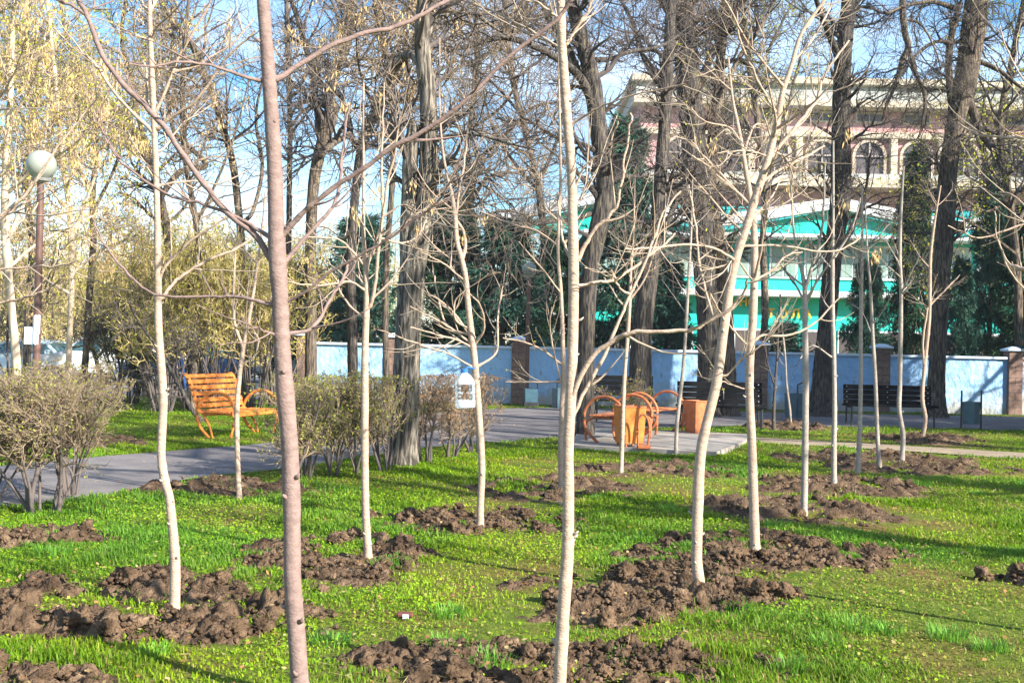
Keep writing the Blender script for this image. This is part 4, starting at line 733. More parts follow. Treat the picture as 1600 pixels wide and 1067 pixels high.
sapling('strongly leaning pale sapling bowing to the right over the ringed benches', 6, (1094, 932),
 [(1095, 934), (1089, 880), (1089, 850), (1090, 800), (1096, 700), (1119, 600), (1133, 500), (1146, 420), (1167, 352), (1181, 307), (1192, 274), (1204, 234), (1215, 187), (1223, 144), (1237, 102), (1249, 60), (1268, 28), (1292, -4), (1320, -50)], [18, 17, 17, 17, 16, 15, 14, 13, 13, 12, 11, 10, 8, 6.5, 5.5, 4.5, 3.5],
 [([(1190, 285), (1215, 268), (1249, 251), (1288, 229)], [5, 5, 3]), ([(1182, 305), (1190, 275), (1206, 245), (1237, 206), (1260, 178), (1277, 156), (1285, 122), (1302, 97), (1327, 63)], [7, 6, 5, 4, 3]), ([(1225, 137), (1204, 111), (1178, 80), (1160, 55), (1132, 0)], [5, 4, 4, 3]), ([(1215, 180), (1192, 142), (1176, 108), (1156, 60), (1150, 20)], [4, 4, 3]),
  ([(1158, 385), (1186, 384), (1228, 385), (1283, 394), (1312, 390), (1345, 372)], [4, 3, 2.5]), ([(1160, 385), (1139, 411), (1120, 418), (1099, 422)], [4, 3, 3]), ([(1150, 408), (1138, 400), (1114, 388), (1087, 383), (1046, 384), (1012, 388), (975, 389)], [5, 4, 3]), ([(1125, 580), (1121, 520), (1104, 458), (1094, 417), (1087, 354), (1081, 318), (1076, 290)], [4, 4, 4, 3]),
  ([(1206, 235), (1232, 252), (1240, 300)], [3, 2]), ([(1237, 100), (1270, 60), (1300, 10)], [4, 3]), ([(1200, 245), (1165, 235), (1120, 240)], [3, 2]), ([(1132, 590), (1160, 560), (1178, 552)], [3, 2])],
 nt=6, tl=.45, auto=5, autoL=.7, m2='twig_pale', seedc=12, fill=1)
sapling('upright sapling crossing behind the bowed one, right of the orange bin', 7, (1180, 867),
 [(1180, 868), (1178, 800), (1175, 700), (1172, 640), (1171, 600), (1173, 540), (1176, 500), (1178, 450), (1179, 400), (1178, 360), (1174, 320), (1166, 270), (1159, 229), (1152, 192), (1144, 150), (1138, 90)], [16, 15, 14, 13, 13, 13, 13, 12, 11, 11, 8, 7, 6, 4, 3],
 [([(1180, 438), (1207, 422), (1228, 401), (1254, 393)], [4, 3.5, 2.5]), ([(1176, 536), (1191, 524), (1231, 524), (1270, 506), (1312, 466)], [5, 4, 3.5, 2.5]), ([(1171, 543), (1141, 511), (1123, 485), (1108, 455)], [4, 3, 3]), ([(1170, 319), (1150, 299), (1122, 276), (1102, 257), (1080, 243)], [6, 5, 4, 3]), ([(1150, 299), (1120, 265), (1095, 240), (1080, 220)], [4, 3]),
  ([(1162, 240), (1178, 198), (1201, 195)], [4, 3, 2]), ([(1158, 225), (1140, 200), (1100, 190), (1080, 168)], [4, 3, 2]), ([(1168, 285), (1190, 260), (1215, 240)], [3, 2]), ([(1178, 440), (1162, 420), (1150, 400), (1130, 370)], [3, 2]), ([(1171, 610), (1140, 600), (1115, 590)], [2, 2])],
 nt=5, tl=.42, auto=6, autoL=.9, budn=2, fill=1)
sapling('sapling just outside the left edge whose pale branches reach into view', 90, (-75, 1010), [(-75, 1012), (-74, 850), (-70, 700), (-68, 550), (-66, 480), (-62, 400), (-60, 300), (-55, 150), (-50, 0)], [18, 16, 15, 13, 11, 9, 7, 4],
 [([(-66, 482), (-30, 478), (0, 473), (35, 466), (62, 458), (85, 445), (101, 430)], [6, 4, 3]), ([(-62, 400), (-30, 365), (0, 337), (40, 303), (71, 258), (110, 205), (160, 140)], [7, 5, 4, 2]), ([(-62, 400), (-20, 360), (20, 330), (60, 305), (96, 284)], [5, 4, 2]), ([(-60, 300), (-20, 330), (0, 380), (30, 350), (60, 318)], [3, 2]),
  ([(-66, 450), (-20, 425), (40, 418), (90, 415), (120, 408)], [4, 3, 2]), ([(-58, 240), (-20, 180), (20, 120), (40, 60)], [5, 3, 2])], nt=4, tl=.45)
sapling('sapling just outside the right edge whose pale branches reach into view', 91, (1690, 1000), [(1690, 1002), (1688, 850), (1684, 700), (1680, 550), (1676, 450), (1672, 350), (1668, 240), (1664, 100), (1660, -20)], [18, 16, 15, 13, 12, 10, 8, 5],
 [([(1668, 228), (1640, 224), (1600, 217), (1560, 214), (1528, 210), (1494, 191)], [5, 4, 2.5]), ([(1676, 450), (1640, 432), (1600, 421), (1572, 411)], [9, 8, 6]), ([(1672, 350), (1620, 345), (1570, 360), (1530, 372), (1480, 352)], [5, 3, 2]), ([(1674, 400), (1630, 360), (1590, 310), (1560, 300)], [4, 3, 2]), ([(1678, 480), (1630, 470), (1590, 440), (1560, 380), (1555, 330)], [4, 3, 2]), ([(1668, 250), (1630, 170), (1590, 110), (1560, 40)], [5, 3, 2])], nt=4, tl=.45)
small = [
 ('slim pale sapling in front of the orange slatted armchair bench', (374, 780), [(374, 782), (372, 740), (370, 650), (374, 590), (381, 540), (392, 480), (400, 430), (410, 350), (414, 300)], [9, 8, 8, 7, 6, 5, 3, 2], [([(376, 570), (398, 556), (404, 530), (396, 520)], [3, 3, 2]), ([(381, 545), (366, 500), (366, 420), (372, 350)], [5, 4, 2])], 'sapling', 4, .9),
 ('thin grey sapling growing close beside the straight bottom-centre sapling', (877, 766), [(877, 768), (876, 700), (878, 640), (880, 590), (879, 520), (876, 450), (872, 400), (873, 350), (876, 280), (875, 200), (873, 120), (872, 40)], [9, 8, 8, 7, 6, 5, 5, 4, 3, 2], [([(877, 570), (850, 548), (820, 535), (785, 528)], [4, 3, 2]), ([(877, 600), (860, 520), (862, 480)], [3, 2]), ([(876, 596), (845, 597), (790, 597)], [3, 2]), ([(873, 385), (840, 362), (800, 350), (750, 330)], [3, 3, 2]), ([(878, 460), (855, 430), (830, 400), (810, 378)], [3, 3, 2]), ([(872, 345), (850, 320), (845, 270)], [3, 2])], 'sapling', 6, .7),
 ('thin sapling in front of the front orange bin, on the soil by the slab', (970, 741), [(970, 742), (972, 690), (975, 600), (981, 520), (984, 470), (986, 420), (990, 360), (992, 280)], [7, 7, 6, 6, 5, 3, 2], [([(984, 468), (1005, 440), (1020, 400), (1030, 350)], [4, 3, 2])], 'sapling', 7, .8),
 ('bluish shaded Y forked sapling between the rightmost pair of pillars and the black benches', (1256, 808), [(1256, 809), (1257, 760), (1258, 700), (1259, 600), (1258, 520), (1258, 470), (1256, 440), (1248, 400), (1240, 360), (1236, 290), (1228, 200)], [11, 10, 10, 9, 8, 6, 4, 3, 2], [([(1257, 455), (1268, 420), (1280, 380), (1287, 330), (1290, 250)], [6, 5, 4, 2]), ([(1256, 470), (1240, 440), (1215, 410), (1195, 395)], [4, 3, 2]), ([(1258, 480), (1275, 440), (1281, 390)], [3, 2])], 'sapling_grey', 5, .7),
 ('tall straight sapling in front of the left end of the rightmost black bench', (1303, 759), [(1303, 760), (1303, 700), (1304, 640), (1303, 560), (1301, 480), (1301, 400), (1302, 330), (1302, 220)], [9, 8, 7, 7, 6, 4, 3], [([(1302, 405), (1330, 360), (1345, 310)], [4, 3, 2]), ([(1302, 560), (1270, 540), (1250, 560)], [3, 2])], 'sapling_grey', 6, .6),
 ('left one of two close saplings in front of the rightmost black bench', (1340, 741), [(1340, 742), (1343, 680), (1345, 600), (1345, 520), (1346, 440), (1347, 380), (1347, 290)], [8, 7, 6, 6, 5, 3], [([(1346, 396), (1370, 372), (1390, 350)], [3, 2])], 'sapling_grey', 6, .7),
 ('right one of two close saplings in front of the rightmost black bench, slanting left', (1374, 730), [(1374, 731), (1371, 680), (1368, 600), (1364, 530), (1360, 450), (1355, 390), (1352, 320)], [7, 6, 6, 5, 3, 2], [], 'sapling_grey', 7, .7),
 ('smooth sapling in front of the middle of the rightmost black bench', (1409, 719), [(1409, 720), (1411, 680), (1405, 640), (1406, 600), (1407, 530), (1408, 450), (1406, 400), (1408, 330), (1412, 260)], [8, 7, 7, 6, 5, 3], [], 'sapling_grey', 8, .7),
 ('pale twisted sapling in front of the right end of the rightmost black bench', (1442, 685), [(1441, 686), (1446, 655), (1441, 620), (1445, 570), (1452, 500), (1453, 450), (1454, 400), (1460, 350), (1470, 290)], [6, 6, 6, 5, 5, 4, 2], [([(1444, 575), (1442, 530), (1450, 480)], [4, 3]), ([(1452, 478), (1480, 450), (1500, 430)], [3, 2])], 'sapling', 6, .7),
 ('thin sapling on the slab edge right of the ringed benches', (1056, 711), [(1056, 712), (1058, 660), (1066, 590), (1070, 540), (1073, 490), (1076, 430), (1080, 360), (1082, 280)], [6, 6, 5, 5, 4, 2], [], 'sapling_grey', 7, .8),
 ('small dark branching sapling in front of the pitted wall section, left of the square bin', (1209, 672), [(1209, 673), (1209, 640), (1211, 600), (1214, 560), (1216, 520), (1220, 460)], [6, 5, 4, 3, 2], [([(1209, 600), (1200, 570), (1196, 540)], [3, 2])], 'twig_dark', 7, .7),
 ('wavy very thin sapling touching the square blue bin', (1236, 667), [(1236, 668), (1234, 640), (1229, 600), (1227, 560), (1222, 510), (1218, 460)], [4, 4, 3, 3, 2], [], 'sapling_grey', 5, .5),
]
for i, (lab, b_, tr, w_, br, mm_, na, al) in enumerate(small):
    sapling(lab, 100+i, b_, tr, w_, br, m_=mm_, nt=5, tl=.42, auto=na+1, autoL=al, fill=1, autor=(.5, .97), m2='twig_pale' if mm_ == 'sapling' else 'twig_grey', budn=1)
# branches reaching in from a tree just outside the left and right edges
# ============================================================ clipped hedge, shrubs
def shrub(name, label, cat, seed, base, w_, h, stems, n1, n2, ctop=True, m_='twig_pale', buds='bud', nb=2, bs=.022, group=None, d_=.5, spread=.5, low=.2, L1=.7, trop=(0, 0, .03), wig=.13, tw=.0016, srad=.016):
    rng = np.random.default_rng(seed); base = np.asarray(base, float); root = empty(name, base, label, cat, group)
    K = 9; a = rng.random(stems)*2*PI; C = np.zeros((stems, K, 3)); C[:, 0] = base+np.c_[np.cos(a)*w_*.10, np.sin(a)*w_*.10, np.full(stems, -.05)]
    dr = np.c_[np.cos(a)*spread*rng.random(stems), np.sin(a)*spread*rng.random(stems), np.ones(stems)]; dr /= np.linalg.norm(dr, axis=1, keepdims=True)
    for k in range(1, K): C[:, k] = C[:, k-1]+dr*(h*.92/(K-1)); dr = dr+rng.normal(size=(stems, 3))*wig*[1, 1, .2]; dr /= np.linalg.norm(dr, axis=1, keepdims=True)
    R = np.linspace(1, .35, K)[None]*srad*(.6+.8*rng.random((stems, 1)))
    c1, r1 = sprout(rng, C, R, n1, (low, .95), L1, (25, 65), K=7, wig=wig*1.2, trop=trop, rf=.6, rmax=.011, rtip=.002)
    c2, r2 = sprout(rng, c1, r1, n2, (.2, 1), L1*.42, (25, 65), K=5, wig=.2, trop=(0, 0, .1), rf=.7, rtip=tw, shrink=.3)
    c3, r3 = sprout(rng, c2, r2, 3, (.2, 1), L1*.2, (25, 65), K=4, wig=.2, trop=(0, 0, .12), rf=.8, rtip=tw, shrink=.2)
    if ctop:                                                        # sheared flat on top and at the sides
        for c in (c1, c2, c3):
            zt = base[2]+h; z = c[..., 2]; c[..., 2] = np.where(z > zt-.06, zt-.1+(z-zt+.1)*.38, z)
            for ax, lim in ((0, w_*.62), (1, d_)):
                q = c[..., ax]-base[ax]; c[..., ax] = base[ax]+np.where(np.abs(q) > lim, np.sign(q)*(lim+(np.abs(q)-lim)*.5), q)
    s = MB(); s.tubes(C, R, 7); s.build('stems', M['twig_grey'] if m_ != 'twig_dark' else M['twig_dark'], root, base, smooth=True)
    b = MB(); b.tubes(c1, r1, 4); b.tubes(c2, r2, 3); b.tubes(c3, r3, 3); b.build('branches', M[m_], root, base)
    if nb: f = MB(); f.quads(*tips(rng, c3, bs, nb, aspect=.6), shape=1); f.build('leaves', M[buds], root, base)
    return root
M['hedge'] = mat('hedge_twigs', (.24, .175, .115), (.15, .11, .075), scale=4, rough=.9, c3=(.10, .08, .065))
hd = [((70, 800), 1.27, 'nearest clipped hedge bush at the left, with a twisted bundle of stems'), ((-30, 792), 1.27, 'clipped hedge bush cut by the left edge of the view'), ((112, 775), 1.22, 'right hand end bush of the left clipped hedge')]
for i, (b_, h, lab) in enumerate(hd): shrub('hedge_bush', lab, 'hedge', 200+i, G(*b_), 1.05 if i < 2 else .7, h*(.97+.05*i), 9, 14, 6, m_='hedge', group='bushes of the clipped hedge', low=.35, nb=1, buds='hedge_leaf', d_=.42, bs=.022, srad=.018, L1=.55)
hd2 = [((452, 756), 1.15, 'clipped hedge bush half hidden behind the thick rosy foreground trunk'), ((478, 748), 1.2, 'first leafy hedge bush right of the thick rosy foreground trunk'), ((520, 745), 1.2, 'hedge bush in the middle of the stretch left of the double forked sapling'), ((562, 742), 1.22, 'hedge bush directly behind the double forked sapling'), ((602, 738), 1.2, 'hedge bush touching the left side of the big furrowed trunk'),
       ((664, 724), 1.2, 'brownish hedge bush touching the right side of the big furrowed trunk'), ((704, 716), 1.2, 'hedge bush behind the hanging bottle'), ((742, 708), 1.15, 'last dark hedge bush at the path, right of the bottle sapling')]
for i, (b_, h, lab) in enumerate(hd2): shrub('hedge_bush', lab, 'hedge', 220+i, G(*b_), .58, h, 6, 11, 5, m_='hedge', group='bushes of the clipped hedge', low=.25, nb=2 if i < 5 else 1, d_=.4, bs=.026, buds='hedge_leaf' if i < 5 else 'dry', L1=.5, spread=.35)
for i, (x_, d_, h, w_) in enumerate([(20, 36, 5.2, 2.2), (95, 42, 6.2, 2.6), (175, 44, 5.6, 2.6), (262, 42, 6.4, 2.8), (340, 40, 5.6, 2.6), (425, 44, 6.4, 2.6), (135, 47, 5.2, 2.2), (505, 46, 6, 2.4), (235, 52, 8.0, 3), (385, 55, 8.5, 3), (60, 55, 8.5, 3), (600, 60, 8, 3), (690, 60, 9, 3)]):
    b0 = W(x_, 640, d_); b0[2] = 0
    shrub('small_tree', 'budding many-stemmed small tree beyond the road, ' + ['at the left edge', 'above the silver sedan', 'above the white hatchback', 'behind the bent sapling', 'above the armchair bench', 'behind the rosy foreground trunk', 'just left of the white hatchback', 'left of the double forked sapling', 'far off behind the bent sapling', 'far off left of the rosy trunk', 'far off behind the globe lamp', 'far left of the furrowed trunk', 'far right of the furrowed trunk'][i], 'small tree', 280+i, b0, w_, h, 10, 9, 6, ctop=False,
          m_='twig_gold' if i % 3 else 'twig_warm', nb=1, bs=.08 if d_ < 50 else .11, group='small trees beyond the road', spread=.55, low=.15, L1=1.7, trop=(0, 0, .06), tw=.005, srad=.035, wig=.08, buds='bud' if i % 3 != 2 else 'seed')
# yellow-green upright shrubs behind the armchair bench
sh = [((255, 640), 24, 3.4), ((300, 640), 25, 3.9), ((345, 640), 24.5, 4.2), ((395, 640), 25, 4.0), ((430, 640), 27, 3.6), ((205, 640), 27, 3.2), ((322, 640), 30, 4.5)]
for i, (b_, d_, h) in enumerate(sh):
    b0 = W(b_[0], b_[1], d_); b0[2] = 0
    shrub('flowering_shrub', ['yellow budded shrub right behind the bent pale sapling', 'yellow budded shrub behind the left end of the armchair bench', 'tallest yellow-green shrub behind the armchair bench back', 'yellow-green shrub right of the slim sapling by the armchair bench', 'yellow-green shrub partly hidden by the thick rosy foreground trunk', 'low budding shrub by the walkway left of the bent sapling', 'shrub beyond the walkway behind the armchair bench'][i], 'shrub', 240+i, b0, 1.5, h, 17, 8, 4, ctop=False, m_='twig_gold', nb=1, bs=.055, group='tall yellow-green shrubs', spread=.45, low=.3, L1=.95, trop=(0, 0, .12), tw=.0045, srad=.02, wig=.07)
# weedy shrub over the shaded black bench
b0 = W(985, 640, 22.2); b0[2] = 0
shrub('weedy_shrub', 'twiggy shrub with green shoots in front of the shaded black bench', 'shrub', 260, b0, .7, .95, 5, 8, 4, ctop=False, m_='hedge', nb=1, bs=.03, L1=.5, spread=.6)
# dark bending shrubs arching beside the walkway
ar = [('dark arching tree bent low to the left beside the walkway', (300, 656), 25.0, [[(300, 656), (285, 620), (262, 590), (245, 566), (212, 543), (178, 520), (150, 517), (140, 528)], [(262, 590), (240, 560), (216, 548), (196, 560)], [(245, 566), (250, 530), (240, 500), (215, 480)]]),
      ('dark crooked tree forking above the walkway, left of the bent sapling', (160, 650), 26.0, [[(168, 650), (178, 622), (190, 590), (204, 572), (222, 552), (236, 540)], [(190, 590), (184, 558), (176, 530), (164, 508)], [(204, 572), (226, 590), (240, 600), (250, 620)]]),
      ('dark slanting stem crossing behind the left end of the armchair bench', (345, 690), 21.5, [[(345, 684), (318, 660), (300, 640), (284, 610), (262, 570), (240, 535), (215, 500), (200, 470)], [(284, 610), (275, 570), (280, 530)]]),
      ('dark crooked trunk in front of the white car', (158, 600), 28.0, [[(158, 640), (156, 590), (150, 560), (142, 530), (150, 500), (165, 470), (170, 440)], [(150, 560), (168, 540), (174, 510)]])]
for i, (lab, b_, d_, ls) in enumerate(ar):
    b0 = W(b_[0], b_[1], d_); b0[2] = 0; lm = [TL(l, d_, [9, 7, 5, 3] if j == 0 else [5, 3, 2], dz=.4*j) for j, l in enumerate(ls)]; lm[0][0][0, 2] = -.1
    big_tree('crooked_tree', lab, 300+i, b0, lm, M['bark_dark'], M['twig_dark'], M['twig_grey'], 'dark crooked shrubs by the walkway', n1=14, n2=5, n3=3, L1=1.0, L2=.5, L3=.3, trange=(.3, 1), sides=10, flare=.1, buds=M['bud'], nb=1, bsize=.03)
# ============================================================ benches, bins, lamps
def rz(a): return Matrix.Rotation(a, 4, 'Z')
def ringbench(base, ang, L_, label, back, mt, group, R_=.345):
    """local: seat faces +x, long axis +y"""
    root = empty('ring_bench', base, label, 'bench', group, ang); pr = .024
    for y in (0, L_):
        a = np.radians(np.linspace(228, -28 if back else -60, 34)); cx, cz = .0, .375
        P = np.c_[cx+R_*np.cos(a), np.full(34, y), cz+R_*np.sin(a)]; foot = np.array([[cx+R_*math.cos(math.radians(228))+.13, y, 0.0]])
        if back: P = np.vstack([foot, P])
        else: P = np.vstack([foot, P, [[.05+.02, y, 0.0]]])if False else np.vstack([foot, P])
        m = MB(); m.tubes(P, np.full(len(P), pr), 12, cap=True); m.build('arm_ring', mt, root, smooth=True)
        if back: sp = [(-.62, .98), (-.57, .99), (-.52, .93), (-.46, .80), (-.40, .62), (-.34, .47), (-.27, .39), (-.16, .375), (0, .385), (.15, .39), (.27, .375), (.31, .31), (.29, .2), (.24, .02)]
        else: sp = [(-.30, .02), (-.33, .15), (-.31, .3), (-.22, .37), (-.1, .39), (.05, .39), (.2, .385), (.3, .35), (.33, .25), (.34, 0.02)]
        q = spline([(x, y+(.03 if y == 0 else -.03), z) for x, z in sp], 60); m = MB(); m.tubes(q, np.full(60, pr*.8), 10, cap=True); m.build('side_frame', mt, root, smooth=True)
        if back: m = MB(); m.tubes(spline([(-.25, y+(.03 if y == 0 else -.03), .37), (-.12, y, .2), (-.05, y, 0)], 12), np.full(12, pr*.75), 10); m.build('leg', mt, root, smooth=True)
    sl = MB(); n = 0
    def slat(p, tan, w_, th=.026):
        t_ = Vector((tan[0], 0, tan[1])).normalized(); nrm = Vector((-t_.z, 0, t_.x)); Mx = Matrix(((t_.x, 0, nrm.x, p[0]), (0, 1, 0, 0), (t_.z, 0, nrm.z, p[1]), (0, 0, 0, 1)))
        s = MB(); s.bbox((-w_/2, -.03, 0), (w_/2, L_+.03, th), .006, M=Mx); s.build('seat_slat' if p[1] < .5 else 'back_slat', M['orange'] if back else mt, root)
    if back:
        q = spline(sp[1:7], 80); d_ = np.r_[0, np.cumsum(np.linalg.norm(np.diff(q, axis=0), axis=1))]
        for s_ in np.linspace(.03, d_[-1]-.05, 7): i = min(np.searchsorted(d_, s_), 78); t = q[i+1]-q[i]; slat((q[i][0]+.01, q[i][1]), (-t[0], -t[1]), .072)
        for x in (-.17, -.075, .02, .115, .21): slat((x, .40), (1, .03), .08)
        slat((.295, .375), (.35, -1), .06)
    else:
        for x in (-.2, -.1, 0, .1, .2): slat((x, .405), (1, 0), .085)
    return root
Bx = G(350, 688); Bx[2] = 0
ringbench(G(337, 686)+[0, 0, 0.0], math.radians(-17.5), 1.37, 'bright orange slatted armchair bench with a high curved back and round arms', True, M['orange'], 'orange benches with ring arms')
p0 = G(943, 699); p0[2] = PADZ
ringbench(p0, math.radians(-27), 1.22, 'backless faded orange bench with ring arms, left one on the slab behind the front bin', False, M['rust_orange'], 'orange benches with ring arms')
p1 = G(997, 686); p1[2] = PADZ
b3_ = ringbench(p1, math.radians(-29), 1.34, 'backless faded orange bench with ring arms, right one on the slab', False, M['rust_orange'], 'orange benches with ring arms')
b3_.scale = (-1, 1, 1)
# narrow hoop stand in front of the bin
p = G(1005, 708); p[2] = PADZ
hoop = empty('bent_tube_rack', p, 'narrow upright hoop of orange tube with a foot plate beside the front orange bin', 'rack')
m = MB(); q = spline([(-.075, 0, 0), (-.085, 0, .25), (-.07, 0, .44), (-.01, 0, .5), (.06, 0, .42), (.085, 0, .25), (.06, 0, 0)], 40); m.tubes(q, np.full(40, .017), 10); m.build('tube', M['rust_orange'], hoop, smooth=True)
MB().bbox((-.09, -.08, 0), (.1, .08, .05), .006).build('foot_plate', M['rust_orange'], hoop)
# orange bins
def obin(px, py, h, w_, ang, label, zoff):
    p = G(px, py); p[2] = zoff; r = empty('litter_bin', p, label, 'litter bin', 'orange litter bins', ang); a, b_ = w_*.43, w_*.5; h0 = .05
    m = MB(); v = []
    for (s, z) in ((a, h0), (b_, h), (b_-.012, h), (a-.012, h0+.02)): v += [(-s, -s, z), (s, -s, z), (s, s, z), (-s, s, z)]
    f = [[0, 3, 2, 1], [12, 13, 14, 15]]+[[4*k+j, 4*k+(j+1) % 4, 4*k+4+(j+1) % 4, 4*k+4+j] for k in range(3) for j in range(4)]; m.add(v, f); m.build('body', M['orange'] if zoff else M['rust_orange'], r)
    m = MB(); 
    for j in range(4): x0, y0 = [(-b_, -b_), (b_, -b_), (b_, b_), (-b_, b_)][j]; x1, y1 = [(b_, -b_), (b_, b_), (-b_, b_), (-b_, -b_)][j]; m.tubes(np.array([[x0, y0, h], [x1, y1, h]], float), np.array([.012, .012]), 6)
    m.build('rim', M['rust_orange'], r)
    m = MB()
    for sx in (-1, 1):
        for sy in (-1, 1): m.box((sx*a*.8-.015, sy*a*.8-.015, 0), (sx*a*.8+.015, sy*a*.8+.015, h0+.01))
    m.build('feet', M['rust_orange'], r); return r
obin(983, 704, .60, .36, math.radians(24), 'front orange litter bin standing on the slab before the ringed benches', PADZ)
obin(1089, 682, .64, .35, math.radians(28), 'orange litter bin standing apart behind the slab, under the middle black bench', .0)
# black benches
def blackbench(x0, x1, ytop, ybase, ang, label, d):
    a, b_ = W(x0, ybase, d), W(x1, ybase, d); c = (a+b_)/2; c[2] = 0; L_ = np.linalg.norm((b_-a)[:2]); zt = W((x0+x1)/2, ytop, d)[2]
    r = empty('park_bench', c, label, 'bench', 'dark benches along the path', ang); h = L_/2
    for k, z in enumerate(np.linspace(zt-.43, zt-.105, 4)): MB().bbox((-h, .17+.04*k/3+.0, z), (h, .20+.04*k/3, z+.103), .004).build('back_slat', M['black_wood'], r)
    for k, y in enumerate((-.22, -.11, 0, .10)): MB().bbox((-h-.03, y, .43), (h+.03, y+.09, .47), .006).build('seat_slat', M['black_wood'], r)
    for x in (-h+.07, 0, h-.07):
        f = MB(); f.tubes(np.array([(x, -.2, -.02), (x, -.2, .42)], float), np.array([.02, .02]), 8); f.tubes(np.array([(x, .2, -.02), (x, .19, .42), (x, .245, zt-.02)], float), np.array([.02]*3), 8); f.tubes(np.array([(x, -.22, .41), (x, .2, .41)], float), np.array([.018]*2), 8)
        if x: f.build('leg_frame', M['black_metal'], r)
        else: 
            f = MB(); f.tubes(np.array([(x, .2, .42), (x, .255, zt-.02)], float), np.array([.018]*2), 8); f.build('leg_frame', M['black_metal'], r)
        bo = MB()
        for k, z in enumerate(np.linspace(zt-.375, zt-.04, 4)): bo.tubes(np.array([(x, .16+.04*k/3, z), (x, .18+.04*k/3, z)]), np.array([.012, .012]), 8, cap=True)
        bo.build('bolts', M['galv'], r)
    return r
blackbench(925, 1022, 587, 660, .05, 'shaded dark bench at left, half hidden by weedy shoots', 24.4)
blackbench(1059, 1192, 597, 672, -.03, 'black plank bench behind the leaning pale sapling and the rear orange bin', 22.6)
blackbench(1321, 1459, 602, 668, 0, 'rightmost black plank bench with pale bolts, behind the row of thin saplings', 24.6)
# dark bins
def dbin(px, py, d, label, kind, h=.5, w_=.34, ang=.5):
    p = W(px, py, d); p[2] = 0; r = empty('metal_bin', p, label, 'litter bin', 'dark metal litter bins', ang); a = w_/2; z0 = .12 if kind == 'frame' else .05
    m = MB(); v = []
    for (s, z) in ((a*.92, z0), (a, z0+h), (a-.012, z0+h), (a*.92-.012, z0+.02)): v += [(-s, -s, z), (s, -s, z), (s, s, z), (-s, s, z)]
    f = [[0, 3, 2, 1], [12, 13, 14, 15]]+[[4*k+j, 4*k+(j+1) % 4, 4*k+4+(j+1) % 4, 4*k+4+j] for k in range(3) for j in range(4)]; m.add(v, f); m.build('body', M['bin_metal'], r)
    if kind == 'frame':
        c_ = Matrix.Rotation(-ang, 3, 'Z')
        for s in (-1, 1):
            q = np.array([c_ @ Vector((s*.21, 0, z)) for z in (0, .4, .83)]); m = MB(); m.tubes(q, np.full(3, .02), 8, cap=True); m.build('post', M['black_metal'], r)
    if kind == 'hook': m = MB(); m.tubes(np.array([(-a*.9, -a*.9, .05), (-a*.9, -a*.9, z0+h+.2), (-a*.9+.01, -a*.9, z0+h+.21), (-a*.1, -a*1.2, z0+h+.27)]), np.full(4, .018), 8, cap=True); m.build('handle', M['black_metal'], r)
    if kind == 'lid':
        m = MB(); m.tubes(spline([(-a, 0, z0+h), (-a*.9, 0, z0+h+.15), (0, 0, z0+h+.22), (a*.9, 0, z0+h+.15), (a, 0, z0+h)], 20), np.full(20, .015), 8); m.build('handle', M['black_metal'], r)
        MB().bbox((-a*1.15, -a*1.15, 0), (a*1.15, a*1.15, .13), .01).build('plinth', M['black_metal'], r)
    return r
dbin(1517, 672, 24.2, 'dark square bin hung between two short posts at the right', 'frame', .47, .27, .75)
dbin(1242, 660, 26.4, 'dark square blue bin with a bent handle between two saplings', 'hook', .56, .36, .75)
dbin(829, 640, 29.7, 'small dark bin with hoop handle at the pillar by the far lamp', 'lid', .42, .34, .1)
dbin(874, 640, 28.4, 'dark litter bin barely visible behind the straight bottom-centre sapling', 'hook', .5, .3, .4)
# globe lamps
def lamp(p, h, gr, label, pr=.055, papers=False):
    r = empty('street_lamp', p, label, 'street lamp', 'globe lamps')
    m = MB(); z = np.array([-.1, .35, .36, h-gr*1.5, h-gr*1.05]); m.tubes(np.c_[z*0, z*0, z], np.array([pr*1.2, pr*1.2, pr, pr*.92, pr*.92]), 16); m.build('pole', M['pole'], r, smooth=False)
    m = MB(); z = np.array([h-gr*1.25, h-gr*1.12, h-gr*1.1, h-gr*.93, h-gr*.9]); m.tubes(np.c_[z*0, z*0, z], np.array([pr*1.1, pr*1.3, pr*2.3, pr*2.6, pr*2.2]), 20, cap=True); m.build('collar', M['galv'], r)
    m = MB(); a = np.linspace(.02, PI-.25, 26); m.tubes(np.c_[a*0, a*0, h+gr*np.cos(a)], gr*np.sin(a), 32); m.build('globe', M['globe'], r, smooth=True)
    if papers:
        for k, (z, hh, ww, dy) in enumerate(((1.72, .30, .15, 0), (1.50, .19, .16, .0))):
            a = np.radians(np.linspace(-150+k*-14, -30+k*-22, 9)); ro = pr+.006+.004*k; v = [(ro*math.cos(t), ro*math.sin(t), zz+(.012*math.sin(i*2)) ) for zz in (z-hh/2, z+hh/2) for i, t in enumerate(a)]
            s = MB(); s.add(v, [[i, i+1, 9+i+1, 9+i] for i in range(8)]); s.build('notice', M['paper'], r)
        MB().bbox((-.19, -.05, 1.40), (-.065, .06, 1.68), .008).build('junction_box', M['paper'], r)
    return r
dl = 18.1; pl = W(56, 600, dl); pl[2] = 0
lamp(pl, W(64, 258, dl)[2], .235, 'brown lamp post with a frosted globe and paper notices rising behind the left hedge', .06, True)
pl2 = W(823, 600, 30.3); pl2[2] = 0
lamp(pl2, W(824, 421, 30.3)[2], .19, 'far globe lamp with a dark pole in front of the wall pillar', .06)
